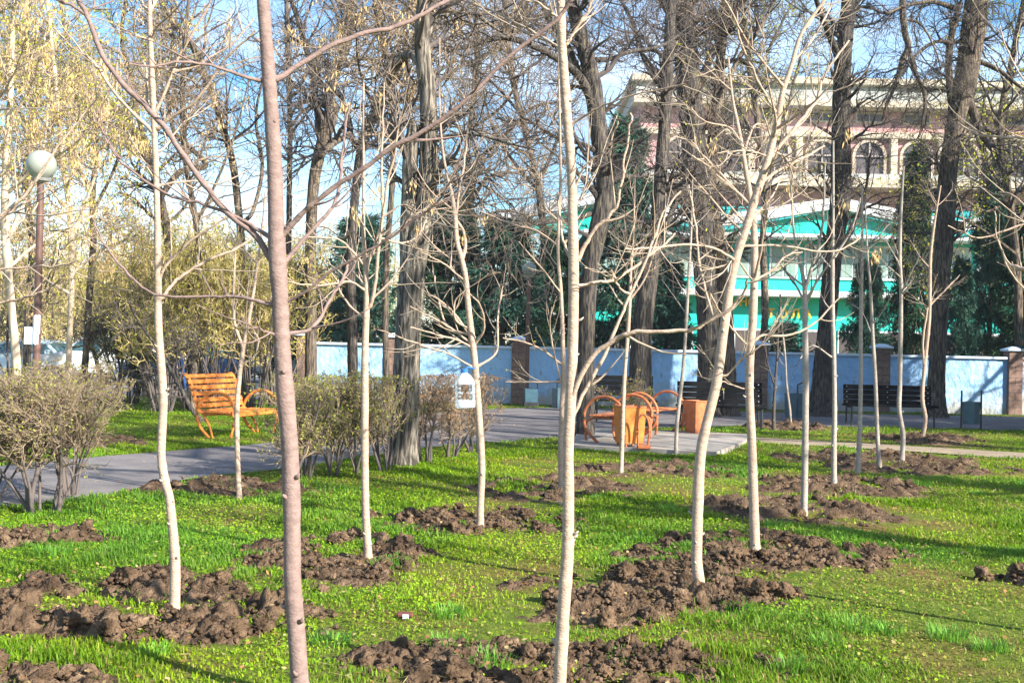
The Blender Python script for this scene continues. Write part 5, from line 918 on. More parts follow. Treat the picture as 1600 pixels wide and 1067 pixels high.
# plastic bottle feeder hanging on the sapling
M['pet'] = mat('clear_plastic', (.86, .93, 1.0), (.8, .9, 1.0), scale=3, rough=.12, trans=.55, ior=1.15, alpha=.62, spec=.8)
M['cap_blue'] = mat('blue_plastic', (.04, .17, .5), (.03, .14, .42), rough=.35)
dE = E_.location.y-.10
bo = W(728, 606, dE); hB = 62/S(dE); wB = 15.5/S(dE)
bt = empty('plastic_bottle', bo+[0, 0, -hB/2], 'large clear plastic bottle with a blue cap and a cut window, tied to a sapling', 'bottle'); bt.rotation_euler = (0, math.radians(-3), .25)
zz = np.array([0, .02, .05, .2, .205, .25, .255, .30, .305, .35, .355, .40, .405, .45, .455, .5, .505, .55, .555, .60, .64, .70, .76, .82, .86, .88, .9])*hB
rr = np.array([.86, .97, 1, 1, .96, .96, 1, 1, .96, .96, 1, 1, .96, .96, 1, 1, .96, .96, 1, 1, .99, .93, .80, .60, .42, .3, .28])*wB
m = MB(); na = 32; an = np.arange(na)*2*PI/na; sq = 1/(np.abs(np.cos(an))**5+np.abs(np.sin(an))**5)**(1/5)*.93
V = np.stack([rr[:, None]*np.cos(an)*sq, rr[:, None]*np.sin(an)*sq, zz[:, None]+0*an], -1); q = []
for i in range(len(zz)-1):
    for j in range(na):
        am = (an[j]+PI/na); fx, fy = math.cos(am), math.sin(am)
        if (abs(fx) < .52) and 3 <= i <= 18 and (abs(fx) < .52-(.2 if 9 <= i <= 11 else 0)): continue
        q.append([i*na+j, i*na+(j+1) % na, (i+1)*na+(j+1) % na, (i+1)*na+j])
q.append(list(range(na))[::-1]); m.add(V.reshape(-1, 3), q[:-1]); m.f.append(np.array([q[-1]])); m.build('body', M['pet'], bt, smooth=True)
m = MB(); z = np.array([.885, .89, .97, .975])*hB; m.tubes(np.c_[z*0, z*0, z], np.array([.30, .34, .34, .3])*wB*1.05, 16, cap=True); m.build('cap', M['cap_blue'], bt)
m = MB(); m.tubes(spline([(0, 0, .93*hB), (.4*wB, 0, 1.02*hB), (1.0*wB, .02, .98*hB), (1.35*wB, .06, 1.0*hB)], 16), np.full(16, .006), 6); m.build('tie', M['cap_blue'], bt)
# red can on the slab
M['red'] = mat('red_paint', (.65, .03, .02), (.5, .02, .02), rough=.4)
p = G(1003, 700); p[2] = PADZ; cn_ = empty('drink_can', p, 'small red can standing on the slab behind the narrow hoop', 'can'); m = MB(); z = np.array([0, .01, .15, .165]); m.tubes(np.c_[z*0, z*0, z], np.array([.027, .033, .033, .026]), 16, cap=True); m.build('body', M['red'], cn_)
z = np.array([.165, .17]); m = MB(); m.tubes(np.c_[z*0, z*0, z], np.array([.026, .024]), 16, cap=True); m.build('lid', M['galv'], cn_)
# ============================================================ cars, child
M['car_white'] = mat('white_car_paint', (.78, .80, .82), (.74, .76, .78), rough=.25, spec=.6); M['car_silver'] = mat('silver_blue_car_paint', (.42, .55, .62), (.38, .5, .58), rough=.25, spec=.7); M['car_blue'] = mat('dark_blue_car_paint', (.012, .035, .10), (.01, .03, .08), rough=.25, spec=.7)
M['car_glass'] = mat('car_glass', (.03, .09, .11), (.05, .12, .15), rough=.06, spec=.9); M['tyre'] = mat('tyre_rubber', (.02, .02, .02), rough=.9); M['lamp_red'] = mat('tail_lamp', (.5, .02, .02), rough=.2); M['lamp_clear'] = mat('head_lamp', (.7, .72, .75), rough=.1)
def car(p, ang, pm, label, kind='sedan', s=1):
    r = empty('parked_car', p, label, 'car', 'cars parked on the road', ang); r.scale = (s, s, s)
    prof = {'sedan': [(-2.15, .35), (-2.2, .6), (-2.1, .82), (-1.3, .92), (-.75, 1.36), (-.3, 1.45), (.6, 1.43), (1.15, 1.3), (1.75, .98), (2.12, .92), (2.2, .6), (2.15, .35)],
            'hatch': [(-2.0, .4), (-2.08, .65), (-2.0, .92), (-1.1, 1.08), (-.5, 1.58), (.2, 1.68), (1.3, 1.66), (1.8, 1.5), (2.0, 1.05), (2.05, .6), (2.0, .4)]}[kind]
    P = np.array(prof); zmid = .95 if kind == 'sedan' else 1.08; n = len(P); yy = [-.82, -.86, -.8, 0, .8, .86, .82]
    def sec(x, z, t): 
        top = max(0, (z-zmid)/.6); return (1-.22*top)
    m = MB(); V = []; lv = [(-.80, .0), (-.88, .03), (-.80, 0), (.80, 0), (.88, .03), (.80, .0)]
    rows = []
    for s_ in (-1, -.94, .94, 1):
        rows.append([(x*(.985 if abs(s_) == 1 else 1), s_*.88*sec(x, z, 0), z-(.03 if abs(s_) == 1 else 0) if z > .5 else z) for x, z in P])
    V = np.array(rows).reshape(-1, 3); f = [[k*n+j, k*n+(j+1) % n, (k+1)*n+(j+1) % n, (k+1)*n+j] for k in range(3) for j in range(n)]
    m.add(V, f); m.f.append(np.array([np.arange(n)[::-1]])); m.f.append(np.array([np.arange(n)+3*n])); m.build('body', pm, r)
    gl = {'sedan': [[(-1.12, .98), (-.72, 1.3), (-.3, 1.38), (-.05, 1.38), (-.05, .98)], [(.03, .98), (.03, 1.38), (.58, 1.36), (1.08, 1.22), (1.3, .98)]], 'hatch': [[(-.95, 1.12), (-.48, 1.5), (.1, 1.6), (.1, 1.12)], [(.18, 1.12), (.18, 1.6), (1.25, 1.58), (1.65, 1.42), (1.75, 1.12)]]}[kind]
    for s_ in (-1, 1):
        for g in gl:
            v = np.array([(x, s_*(.88*(1-.22*max(0, (z-zmid)/.6))+.008), z) for x, z in g]); k = MB(); k.add(v, np.arange(len(v))[None]); k.build('side_window', M['car_glass'], r)
        for x in (-1.35, 1.35):
            w_ = MB(); a = np.array([s_*.66, s_*.90]); w_.tubes(np.array([(x, a[0], .32), (x, a[1], .32)]), np.array([.32, .32]), 24, cap=True); wo_ = w_.build('wheel', M['tyre'], r); h_ = MB(); h_.tubes(np.array([(x, s_*.89, .32), (x, s_*.915, .32)]), np.array([.2, .17]), 16, cap=True); h_.build('hub', M['galv'], wo_)
        MB().bbox((-.98, s_*.88-.02 if s_ > 0 else -1.02, zmid+.02), (-.82, 1.02 if s_ > 0 else -.86, zmid+.16), .02).build('mirror', pm, r)
        i0 = 3; MB().bbox((-2.16 if kind == 'sedan' else -2.06, s_*.7-.16, .66), (-1.98, s_*.7+.13, .8), .02).build('headlight', M['lamp_clear'], r); MB().bbox((1.98, s_*.7-.14, .72), (2.16 if kind == 'sedan' else 2.04, s_*.7+.14, .88), .02).build('tail_light', M['lamp_red'], r)
    for a_, b_ in ((3, 4), (7, 8) if kind == 'sedan' else (7, 8)):
        (xa, za), (xb, zb) = P[a_], P[b_]; nrm = np.array([-(zb-za), xb-xa]); nrm = nrm/np.linalg.norm(nrm)*.01; fa, fb = 1-.22*max(0, (za-zmid)/.6), 1-.22*max(0, (zb-zmid)/.6)
        v = [(xa*.97+xb*.03+nrm[0], -.78*fa, za*.95+zb*.05+nrm[1]), (xa*.97+xb*.03+nrm[0], .78*fa, za*.95+zb*.05+nrm[1]), (xb*.93+xa*.07+nrm[0], .78*fb, zb*.93+za*.07+nrm[1]), (xb*.93+xa*.07+nrm[0], -.78*fb, zb*.93+za*.07+nrm[1])]
        k = MB(); k.add(v, [[0, 1, 2, 3]]); k.build('windscreen', M['car_glass'], r)
    MB().bbox((-2.24, -.7, .38), (-2.1, .7, .52), .03).build('bumper', M['black_metal'], r)
    return r
def on(x, d): p = W(x, 600, d); p[2] = .01; return p
car(on(152, 38.5), math.radians(18), M['car_white'], 'white hatchback parked behind the crooked dark trunk', 'hatch')
car(on(58, 39.5), math.radians(172), M['car_silver'], 'pale silver sedan beyond the hedge, left of the white hatchback')
car(on(296, 39), math.radians(60), M['car_blue'], 'dark blue sedan seen through the stems behind the left end of the armchair bench')
car(on(372, 44), math.radians(15), M['car_white'], 'white sedan in the distance behind the armchair bench')
# small child in a pink hat
p = W(218, 610, 33.8); p[2] = 0; M['skin'] = mat('skin', (.62, .40, .30), rough=.6); M['navy'] = mat('navy_cloth', (.02, .06, .20), (.03, .09, .28), scale=20, rough=.9); M['pinkcloth'] = mat('pink_cloth', (.75, .10, .28), (.6, .08, .24), scale=20, rough=.9); M['teal_cloth'] = mat('dark_teal_cloth', (.02, .10, .11), rough=.9)
def person(p, hgt, label, ang=0, top='navy', leg='teal_cloth', hat='pinkcloth', step=.1):
    r = empty('person', p, label, 'person', None, ang); k = hgt/1.7
    me = bpy.data.meshes.new('body'); J = {'pel': (0, 0, .9, .15), 'wst': (0, 0, 1.08, .13), 'chs': (0, 0, 1.32, .165), 'nek': (0, 0, 1.44, .06), 'hd': (0, -.01, 1.56, .085), 'tp': (0, -.01, 1.66, .075)}
    names = list(J); vs = [J[n_][:3] for n_ in names]; rs = [J[n_][3] for n_ in names]; ed = [(0, 1), (1, 2), (2, 3), (3, 4), (4, 5)]
    for s_ in (-1, 1):
        b_ = len(vs); vs += [(s_*.09, 0, .85), (s_*.1, -s_*step*.6, .48), (s_*.1, -s_*step*1.1, .08), (s_*.11, -s_*step*1.1-.13, .04)]; rs += [.1, .065, .045, .04]; ed += [(0, b_), (b_, b_+1), (b_+1, b_+2), (b_+2, b_+3)]
        b_ = len(vs); vs += [(s_*.19, 0, 1.37), (s_*.25, .03, 1.1), (s_*.24, -.06, .87), (s_*.24, -.09, .80)]; rs += [.06, .045, .033, .03]; ed += [(2, b_), (b_, b_+1), (b_+1, b_+2), (b_+2, b_+3)]
        h_ = b_+3
        for fi in range(4): vs.append((s_*.24+(fi-1.5)*.018, -.11-.01*(fi % 2), .735-.008*(1.5-abs(fi-1.5)))); rs.append(.009); ed.append((h_, len(vs)-1))
        vs.append((s_*.20, -.125, .77)); rs.append(.01); ed.append((h_, len(vs)-1))
    me.from_pydata([tuple(c*k for c in v) for v in vs], ed, []); o = bpy.data.objects.new('body', me); SC.collection.objects.link(o)
    sk = o.modifiers.new('s', 'SKIN'); 
    for i, v in enumerate(me.skin_vertices[0].data): v.radius = (rs[i]*k, rs[i]*k*.85); v.use_root = (i == 0)
    su = o.modifiers.new('u', 'SUBSURF'); su.levels = su.render_levels = 2
    dg = bpy.context.evaluated_depsgraph_get(); m2 = bpy.data.meshes.new_from_object(o.evaluated_get(dg)); bpy.data.objects.remove(o)
    o = bpy.data.objects.new('body', m2); SC.collection.objects.link(o); o.parent = r; m2.materials.clear()
    for mm in ('skin', top, leg): m2.materials.append(M[mm])
    for f in m2.polygons:
        z = f.center.z/k; f.use_smooth = True; f.material_index = 0 if z > 1.44 or (z < .84 and abs(f.center.x) > .19*k) else (1 if z > .86 else 2)
    ca = MB(); z = np.array([1.575, 1.6, 1.66, 1.705, 1.715])*k; ca.tubes(np.c_[z*0, z*0-.01*k, z], np.array([.105, .108, .095, .05, .004])*k, 16); ca.build('hat', M[hat], r, smooth=True); return r
person(p, 1.12, 'small child in a bright pink hat and navy jacket on the walkway', 2.6)
p = W(279, 610, 34.6); p[2] = 0
person(p, 1.62, 'person in blue clothes walking beyond the bent pale sapling', 1.2, 'navy', 'navy', 'teal_cloth', .16)
# little fence far behind the road
M['fence_tan'] = mat('tan_fence_paint', (.50, .36, .2), (.4, .28, .16), scale=4)
fr_ = empty('picket_fence', W(225, 600, 62)*[1, 1, 0], 'low tan picket fence at the far side of the road', 'fence'); m = MB(); m2_ = MB()
for k in range(60): m.box((-9+k*.3, -.02, 0), (-9+k*.3+.14, .02, 1.1))
for z in (.3, .85): m2_.box((-9, .025, z), (9, .06, z+.08))
m.build('pickets', M['fence_tan'], fr_); m2_.build('rails', M['fence_tan'], fr_)
# signs / blue-and-yellow board behind the car
sg = empty('notice_board', W(190, 600, 36)*[1, 1, 0], 'blue and yellow board on a post behind the crooked trunk', 'sign'); M['yel'] = mat('yellow_board', (.75, .45, .06), rough=.6)
MB().bbox((-.03, -.03, 0), (.03, .03, 1.0), .005).build('post', M['black_metal'], sg); MB().bbox((-.2, -.06, .9), (.0, -.03, 1.75), .005).build('panel', M['yel'], sg); MB().bbox((.002, -.06, 1.2), (.14, -.03, 1.75), .005).build('panel', M['cap_blue'], sg)

# ============================================================ turned soil
mounds = [  # px centre, radius m, height m, aspect(y/x), label
 ((235, 945), 1.02, .15, .9, 'largest ring of turned soil around the bent pale sapling at the left'),
 ((845, 1040), 1.0, .10, .42, 'heap of turned soil at the bottom edge around the straight sapling'),
 ((1035, 928), .90, .14, .95, 'lumpy turned soil around the foot of the bowed sapling'),
 ((1205, 872), .98, .12, .8, 'turned soil around the upright sapling right of the bowed one'),
 ((530, 868), .80, .12, 1.1, 'turned soil around the double forked sapling'),
 ((742, 812), .92, .12, .7, 'low soil ridge around the sapling with the bottle'),
 ((352, 763), .86, .14, .8, 'soil heap at the path edge around the slim sapling by the armchair bench'),
 ((870, 760), 1.10, .12, 1.0, 'broken soil patch around the thin sapling beside the straight one'),
 ((1010, 736), 1.05, .12, .9, 'soil patch below the front orange bin and slab'),
 ((1250, 800), 1.15, .12, .9, 'soil patch around the bluish Y forked sapling'),
 ((1315, 762), 1.15, .13, .8, 'soil patch around the tall straight sapling in front of the right bench'),
 ((1395, 724), 1.45, .14, 1.3, 'wide soil patch under the close row of thin saplings'),
 ((1440, 688), 1.15, .14, 1.2, 'soil patch under the pale twisted sapling at the far right'),
 ((1225, 668), 1.0, .2, 1.0, 'dark soil heap by the square blue bin'),
 ((45, 842), .60, .13, .7, 'soil heap at the foot of the left hedge bush'),
 ((1640, 910), .45, .14, .8, 'soil clump at the right edge of the lawn'),
 ((0, 1068), .42, .12, .5, 'soil heap in the bottom left corner'),
 ((165, 690), .75, .16, 1.0, 'brown soil heap beyond the path at the left'),
 ((1115, 690), .0, .1, 1.0, ''), ((60, 700), .7, .1, .8, 'dark soil strip behind the left hedge beyond the path')]
mounds = [m_ for m_ in mounds if m_[1] > 0]
MC = np.array([G(*m_[0])[:2] for m_ in mounds])
def mound_field(k, x, y):
    (_, R_, H_, asp, _) = mounds[k]; cx, cy = MC[k]; u, v = (x-cx)/R_, (y-cy)/(R_*asp); r = np.hypot(u, v)
    warp = (fbm(np.stack([x*2.2+k*5, y*2.2, 0*x], -1), 3)-.5)*1.0; r2 = r+warp
    ring = np.exp(-((r2-.62)/.34)**2)*1.0+.45*np.exp(-(r2/.5)**2); edge = 1/(1+np.exp((r2-1.05)/.11))
    patch = np.clip((fbm(np.stack([x*3.6+k*9, y*3.6, 0*x+5], -1), 4, .6)-.33)*6, 0, 1)
    return ring*edge*(.12+.88*patch), edge*patch
clod_src = []
import bmesh
def ico(sub):
    bm = bmesh.new(); bmesh.ops.create_icosphere(bm, subdivisions=sub, radius=1); v = np.array([q.co[:] for q in bm.verts]); f = np.array([[q.index for q in p.verts] for p in bm.faces]); bm.free(); return v, f
I3, I2 = ico(4), ico(2)
def clod(rng, mb, c, s, hi):
    v, f = I3 if hi else I2; o = rng.random(3)*100
    d = 1+(fbm(v*1.3+o, 3)-.5)*1.3-np.abs(fbm(v*2.6+o, 3, .6)*2-1)*.55+(fbm(v*7+o, 4, .8)-.5)*.9; sc_ = s*np.array([1, .75+.5*rng.random(), .65+.3*rng.random()]); V = v*d[:, None]*sc_; a = rng.random()*6.3; ca, sa = math.cos(a), math.sin(a)
    V = V @ np.array([[ca, sa, 0], [-sa, ca, 0], [0, 0, 1]]); mb.add(V+c, f)
for k, (cpx, R_, H_, asp, lab) in enumerate(mounds):
    rng = np.random.default_rng(500+k); cx, cy = MC[k]; near = cy < 10.5; st = .016 if cy < 8 else (.022 if near else .045)
    nx_ = int(2.7*R_/st); ny_ = int(2.7*R_*asp/st); X, Y = np.meshgrid(cx+np.linspace(-1.35, 1.35, nx_)*R_, cy+np.linspace(-1.35, 1.35, ny_)*R_*asp)
    fld, msk = mound_field(k, X, Y); q = np.stack([X, Y, 0*X], -1)
    lump = np.abs(fbm(q*6+k, 4, .6)*2-1)*1.0; lump2 = 1-np.abs(fbm(q*17+k, 4, .7)*2-1)*1.8; fine = fbm(q*45, 3, .8)-.5
    Z = lawn_z(X, Y)-.045+fld*H_*(.25+1.15*lump)+msk*(.040*lump2+.055*fine)*1.0
    Z = np.where(msk < .05, Z-.02, Z)
    mb = MB(); I = (np.arange(ny_-1)[:, None]*nx_+np.arange(nx_-1)[None]).ravel()
    keep = (msk.ravel()[I] > .02); I = I[keep]
    mb.add(np.stack([X, Y, Z], -1).reshape(-1, 3), np.stack([I, I+1, I+nx_+1, I+nx_], -1))
    nc = int(1500*R_*R_) if near else int(260*R_*R_)
    for j in range(nc):
        a = rng.random()*2*PI; rr_ = R_*(.25+1.0*rng.random()**.8); x, y = cx+math.cos(a)*rr_, cy+math.sin(a)*rr_*asp
        f_, m_ = mound_field(k, np.array([x]), np.array([y])); 
        if m_[0] < .15 and rng.random() > .18: continue
        big = rng.random() < .022 and m_[0] > .25; s = .03+.04*rng.random() if big else .005+.022*rng.random()**2.6
        z = float(lawn_z(x, y))-.02+f_[0]*H_*.6+s*.2
        clod(rng, mb, (x, y, z), s, big and near)
    o = mb.build('soil_mound', M['soil'], None, (cx, cy, 0), smooth=False)
    if near:
        for p_ in o.data.polygons: pass
    o.data.polygons.foreach_set('use_smooth', np.ones(len(o.data.polygons), bool))
    tag(o, lab, 'soil mound', 'patches of soil dug round the saplings')
for i, (px, py, s, lab) in enumerate([(160, 1030, .085, 'lone round clod of soil on the grass at lower left'), (540, 944, .06, 'lone clod right of the thick rosy foreground trunk'), (985, 772, .12, 'rounded clod lying left of the thin sapling patch')]):
    rng = np.random.default_rng(700+i); mb = MB(); c = G(px, py); clod(rng, mb, (0, 0, s*.35), s, True); o = mb.build('soil_clod', M['soil'], None, tuple(c), smooth=True); tag(o, lab, 'clod')
M['stone'] = mat('tan_stone', (.45, .36, .27), (.34, .27, .2), scale=9, rough=.9, bump=.4)
c = G(1405, 878); mb = MB(); v, f = I3; d = 1+(fbm(v*1.1+3, 3)-.5)*.5; Vv = v*d[:, None]*[.055, .035, .03]; Rm = np.array(Matrix.Rotation(.7, 3, 'Y')); mb.add(Vv @ Rm.T+[0, 0, .025], f); tag(mb.build('stone', M['stone'], None, tuple(c), smooth=True), 'tan oval stone lying at the right tip of a soil patch', 'stone')
# litter and dry leaves
def leaf(px, py, s, label, m_='dry', name='dry_leaf', cat='leaf', seed=0):
    rng = np.random.default_rng(seed); c = G(px, py); n_ = 9; a = np.linspace(0, 2*PI, 12)[:-1]; r = s*(.6+.4*np.abs(np.cos(a*2.5+rng.random())))
    v = np.c_[r*np.cos(a), r*.75*np.sin(a), .25*s*np.cos(a*2+rng.random()*6)+.03]; v = np.vstack([[0, 0, .02], v]); mb = MB(); mb.add(v, [[0, 1+i, 1+(i+1) % 11] for i in range(11)]); o = mb.build(name, M[m_], None, (c[0], c[1], float(lawn_z(c[0], c[1])))); o.rotation_euler = (rng.uniform(-.5, .5), rng.uniform(-.5, .5), rng.random()*6); return tag(o, label, cat)
leaf(1333, 1030, .045, 'orange dry leaf on the grass at lower right', seed=1); leaf(1287, 985, .035, 'brown curled leaf on the grass behind the orange one', seed=2); leaf(340, 889, .035, 'reddish leaf above the largest soil ring', seed=3)
leaf(310, 918, .02, 'pale dead leaf above the largest soil ring', seed=4); leaf(300, 980, .02, 'small orange leaf on the large soil ring', seed=5); leaf(165, 1061, .03, 'peach coloured leaf at the bottom left', seed=6); leaf(490, 771, .04, 'orange scrap behind the thick rosy foreground trunk', seed=7)
leaf(640, 735, .11, 'grey blue sheet of paper at the foot of the furrowed trunk', 'paper', 'paper_scrap', 'litter', 8); leaf(188, 852, .03, 'light blue scrap on the clover at left', 'paper', 'paper_scrap', 'litter', 9); leaf(27, 805, .045, 'white scrap under the left hedge bush', 'paper', 'paper_scrap', 'litter', 10); leaf(827, 714, .04, 'magenta scrap on the grass before the path', 'pinkcloth', 'wrapper', 'litter', 11)
c = G(633, 966); cr_ = empty('cigarette_pack', c, 'small crushed brown packet with a white side lying on the grass', 'litter'); M['packet'] = mat('brown_packet', (.14, .05, .035), rough=.5)
MB().bbox((-.045, -.03, .01), (.045, .03, .035), .008).build('box', M['packet'], cr_); MB().bbox((-.012, -.034, .006), (.022, -.0305, .03), .001).build('label', M['paper'], cr_)

# ============================================================ grass
M['grass'] = mat('grass_blades', (1, 1, 1), (.78, .82, .7), scale=.8, rough=.55, vcol=True, transl=.4, spec=.25)
M['clover'] = mat('clover_leaves', (1, 1, 1), (.8, .85, .7), scale=.8, rough=.55, vcol=True, transl=.35, spec=.25)
rng = np.random.default_rng(9)
def soilmask(x, y):
    r = np.zeros(x.shape)
    for k in range(len(mounds)):
        R_ = mounds[k][1]*1.5; s = (np.abs(x-MC[k][0]) < R_) & (np.abs(y-MC[k][1]) < R_*max(1, mounds[k][3]))
        if s.any(): f_, m_ = mound_field(k, x[s], y[s]); r[s] = np.maximum(r[s], np.maximum(m_, f_*1.6))
    return r
def scatter(n, y0, y1, pw, path=False):
    u = rng.random(n); y = y0*(y1/y0)**u if pw == 0 else (y0**pw+(y1**pw-y0**pw)*u)**(1/pw); x = (rng.random(n)-.5)*2*(y*.47+.7); 
    if path: ok = (y < 30.9); return x[ok], y[ok]
    ok = ~(inside(PATH, x, y) | inside(PAD, x, y) | (inside(DIRT, x, y) & (rng.random(n) > .1)) | inside(WALK, x, y)) & (y < 30.9); ok &= ~((y > 33) )
    return x[ok], y[ok]
def lawnfields(x, y):
    p = np.stack([x*.8, y*.8, 0*x], -1); g = fbm(p, 4); p2 = np.stack([x*.35+40, y*.35, 0*x], -1); big = fbm(p2, 3)
    right = np.clip((x-.5)/1.5, 0, 1)*np.clip((9-y)/3, 0, 1)          # mossy worn corner at lower right
    lush = np.clip((g-.42)*5+.25-right*.75+np.clip((-x)/3, 0, .4), 0, 1); return lush, big, right
G1, G2, G3, G4, G5 = map(np.array, ((.13, .25, .004), (.34, .45, .008), (.30, .31, .04), (.36, .27, .11), (.09, .28, .03)))
def blades(n, y0, y1, pw, hmul=1, wmul=1, clump=False):
    x, y = scatter(n, y0, y1, pw); lush, big, right = lawnfields(x, y); sm = soilmask(x, y)
    keep = (rng.random(len(x)) < (.16+.84*lush)) & (rng.random(len(x)) > np.clip(sm*1.6-.12, 0, .93)); x, y, lush, big, right = x[keep], y[keep], lush[keep], big[keep], right[keep]; n = len(x)
    tall = fbm(np.stack([x*3, y*3, 0*x+9], -1), 3); h = (.014+.05*np.clip((tall-.40)*3, 0, 1)*lush+.020*rng.random(n))*hmul*(.7+.6*rng.random(n)); z = lawn_z(x, y)-.006
    a = rng.random(n)*2*PI; ln = .25+.6*rng.random(n); dx, dy = np.cos(a), np.sin(a); w_ = (.0022+.0018*rng.random(n))*wmul*(.8+.35*(y/6)**.8)
    wx, wy = -dy*w_, dx*w_; B = np.c_[x, y, z]; Wv = np.c_[wx, wy, 0*wx]; m1 = B+np.c_[dx*h*ln*.25, dy*h*ln*.25, h*.6]; tp = B+np.c_[dx*h*ln*.9, dy*h*ln*.9, h*(1.05-.35*ln)]
    v = np.stack([B-Wv, B+Wv, m1+Wv*.8, m1-Wv*.8, tp], 1); ii = (np.arange(n)*5)[:, None]
    t = np.clip(lush+rng.normal(size=n)*.2, 0, 1)[:, None]; c = G1*(t)+G2*(1-t)*.9+(big[:, None]-.4)*.05; c = np.where((rng.random(n) < .04+.28*(1-lush)*.7+.15*right)[:, None], G3*(.6+.5*rng.random((n, 1))), c); c = np.where((rng.random(n) < .03+.05*right)[:, None], G4, c); c = c*(1-.45*np.clip((big-.5)*6, 0, 1)[:, None])+G5*(.45*np.clip((big-.5)*6, 0, 1)[:, None]); c = c*(.82+.5*np.clip(fbm(np.stack([x*1.7+3, y*1.7, 0*x], -1), 3)-.2, 0, .7)[:, None])
    c = np.clip(c*(.75+.5*rng.random((n, 1))), 0, 1); cc = np.repeat(c, 5, 0)
    return v.reshape(-1, 3), ii+np.array([[0, 1, 2, 3]]), ii+np.array([[3, 2, 4]]), cc
mb = MB()
for args in ((230000, 3.9, 9, 1.2), (210000, 8, 17, 1.0), (150000, 15, 31, 1.0)):
    v, q, t3, c = blades(*args, wmul=1.0 if args[1] < 8 else 1.5); n0 = mb.n; mb.add(v, q, c); mb.f.append(t3+n0)
tag(mb.build('grass', M['grass']), kind='stuff')
# low clover / herb leaves: small tilted leaflets close to the ground
x, y = scatter(330000, 3.9, 24, .9); lush, big, right = lawnfields(x, y); sm = soilmask(x, y)
cl = fbm(np.stack([x*1.1+9, y*1.1, 0*x], -1), 3); left = np.clip((-x*.5+.2), 0, .6)*np.clip((y-6)/1.5, 0, 1)
keep = (rng.random(len(x)) < .10+np.clip((cl-.46)*5, 0, .7)+left) & (rng.random(len(x)) > np.clip(sm*1.6, 0, .96)); x, y, lush, cl, right = x[keep], y[keep], lush[keep], cl[keep], right[keep]; n = len(x)
z = lawn_z(x, y)+.004+.028*rng.random(n)*(.4+cl); s = (.0038+.006*rng.random(n)**1.5)*(.9+.14*y/6)
nrm = rng.normal(size=(n, 3))*.45+[0.1, -.1, 1]; nrm /= np.linalg.norm(nrm, axis=1, keepdims=True); u = np.cross(nrm, rng.normal(size=(n, 3))); u /= np.linalg.norm(u, axis=1, keepdims=True); v = np.cross(nrm, u)
H1, H2, H3 = map(np.array, ((.15, .29, .005), (.28, .40, .010), (.26, .22, .045))); t = rng.random((n, 1)); c = H1*t+H2*(1-t); br = (rng.random(n) < .06+.5*right+.25*(lush < .2))[:, None]; c = np.where(br, H3*(.5+.8*rng.random((n, 1))), c)
mb = MB(); mb.quads(np.c_[x, y, z], u*s[:, None], v*s[:, None]*1.15, np.clip(c*(.75+.5*rng.random((n, 1))), 0, 1), shape=1); tag(mb.build('clover', M['clover']), kind='stuff')
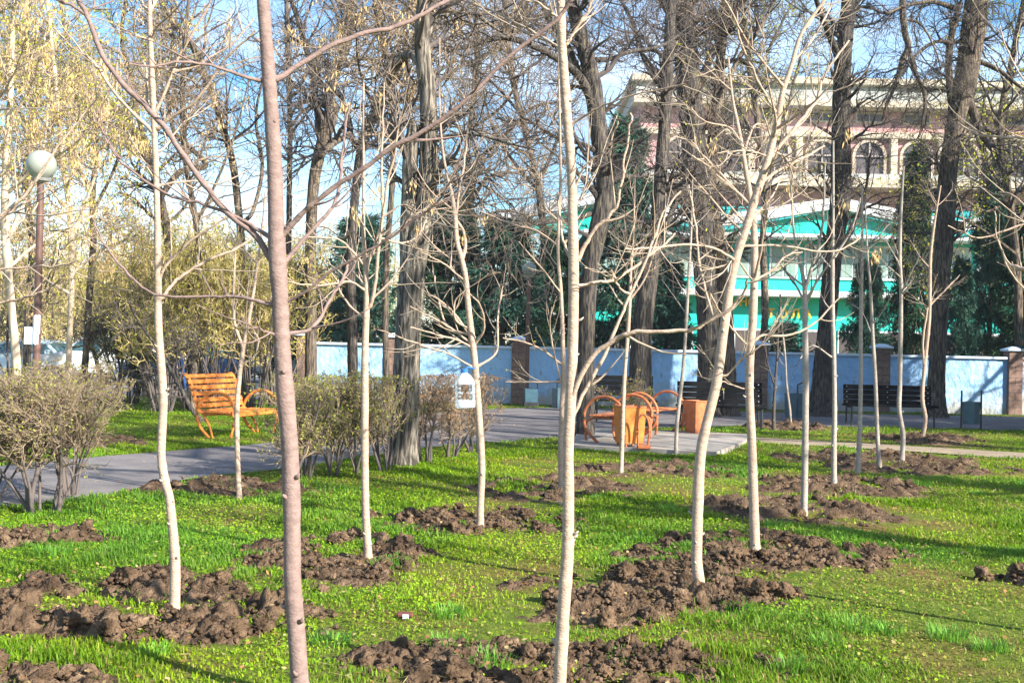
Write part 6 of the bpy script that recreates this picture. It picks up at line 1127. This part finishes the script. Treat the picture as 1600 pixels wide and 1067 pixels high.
# distinct tall tufts
tufts = [(240, 1020), (1215, 830), (1340, 985), (1290, 1010), (975, 1030), (600, 885), (1230, 1045), (1590, 870), (1530, 770), (1440, 760), (1150, 955), (700, 960), (1320, 835), (620, 880), (1480, 1000), (935, 780), (520, 1000), (80, 870), (1600, 760), (1050, 800), (1385, 990), (700, 1010), (760, 1035), (1550, 1020)]
for k, (px, py) in enumerate(tufts):
    c0 = G(px, py); n = 170; r = np.random.default_rng(900+k); a = r.random(n)*2*PI; rr_ = .12*np.sqrt(r.random(n))*(.7+.6*((k*7) % 5)/5); B = np.c_[np.cos(a)*rr_, np.sin(a)*rr_, 0*a-.01]
    h = (.04+.06*r.random(n))*(.7+.5*((k*3) % 4)/4); ln = .3+.7*r.random(n); a2 = a+r.normal(size=n)*.5; D_ = np.c_[np.cos(a2), np.sin(a2), 0*a]; Wd = np.c_[-np.sin(a2), np.cos(a2), 0*a]*(.0018+.0015*r.random((n, 1)))
    P1 = B+D_*(h*ln*.18)[:, None]+np.c_[0*a, 0*a, h*.45]; P2 = B+D_*(h*ln*.45)[:, None]+np.c_[0*a, 0*a, h*.8]; P3 = B+D_*(h*ln*.85)[:, None]+np.c_[0*a, 0*a, h*(1-.2*ln)]
    v = np.stack([B-Wd, B+Wd, P1+Wd, P1-Wd, P2+Wd*.7, P2-Wd*.7, P3], 1); ii = (np.arange(n)*7)[:, None]; c = np.clip((G1*.5+G5*.5)*(.7+.9*r.random((n, 1)))+r.random((n, 1))*.04, 0, 1)
    if k == 0: c = np.clip(c+[.06, .12, .01], 0, 1)
    mb = MB(); mb.add(v.reshape(-1, 3), ii+np.array([[0, 1, 2, 3]]), np.repeat(c, 7, 0)); mb.f.append(ii+np.array([[3, 2, 4, 5]])); mb.f.append(ii+np.array([[5, 4, 6]]))
    o = mb.build('grass_tuft', M['grass'], None, (c0[0], c0[1], float(lawn_z(c0[0], c0[1])))) if False else None
    v_ = mb
    if k == 0: TB = MB()
    TB.v += [w_+np.array([c0[0], c0[1], float(lawn_z(c0[0], c0[1]))]) for w_ in v_.v]; TB.f += [f_+TB.n for f_ in v_.f]; TB.c += v_.c; TB.n += v_.n
tag(TB.build('grass_tufts', M['grass']), kind='stuff')
# scattered dead leaf fragments and straw in the lawn
x, y = scatter(15000, 4, 30, .9, True); pm_ = path_mask(x, y, .01) > .5; kp = ~pm_ | (rng.random(len(x)) < .35); x, y, pm_ = x[kp], y[kp], pm_[kp]; n = len(x); z = np.where(pm_, .018+PADZ*inside(PAD, x, y), lawn_z(x, y)+.012+.02*rng.random(n)+.05*np.clip(soilmask(x, y), 0, 1)); a = rng.random(n)*2*PI; st = rng.random(n) < .6
u = np.c_[np.cos(a), np.sin(a), rng.normal(size=n)*.25]; v = np.c_[-np.sin(a), np.cos(a), rng.normal(size=n)*.4]; lu = np.where(st, .02+.03*rng.random(n), .008+.01*rng.random(n)); lv = np.where(st, .0013, lu*.7)
c = np.where((rng.random(n) < .5)[:, None], [.50, .36, .18], [.42, .20, .09])*(.6+.6*rng.random((n, 1))); mb = MB(); mb.quads(np.c_[x, y, z], u*lu[:, None], v*lv[:, None], np.clip(c, 0, 1), shape=1); tag(mb.build('leaf_litter', M['clover']), kind='stuff')
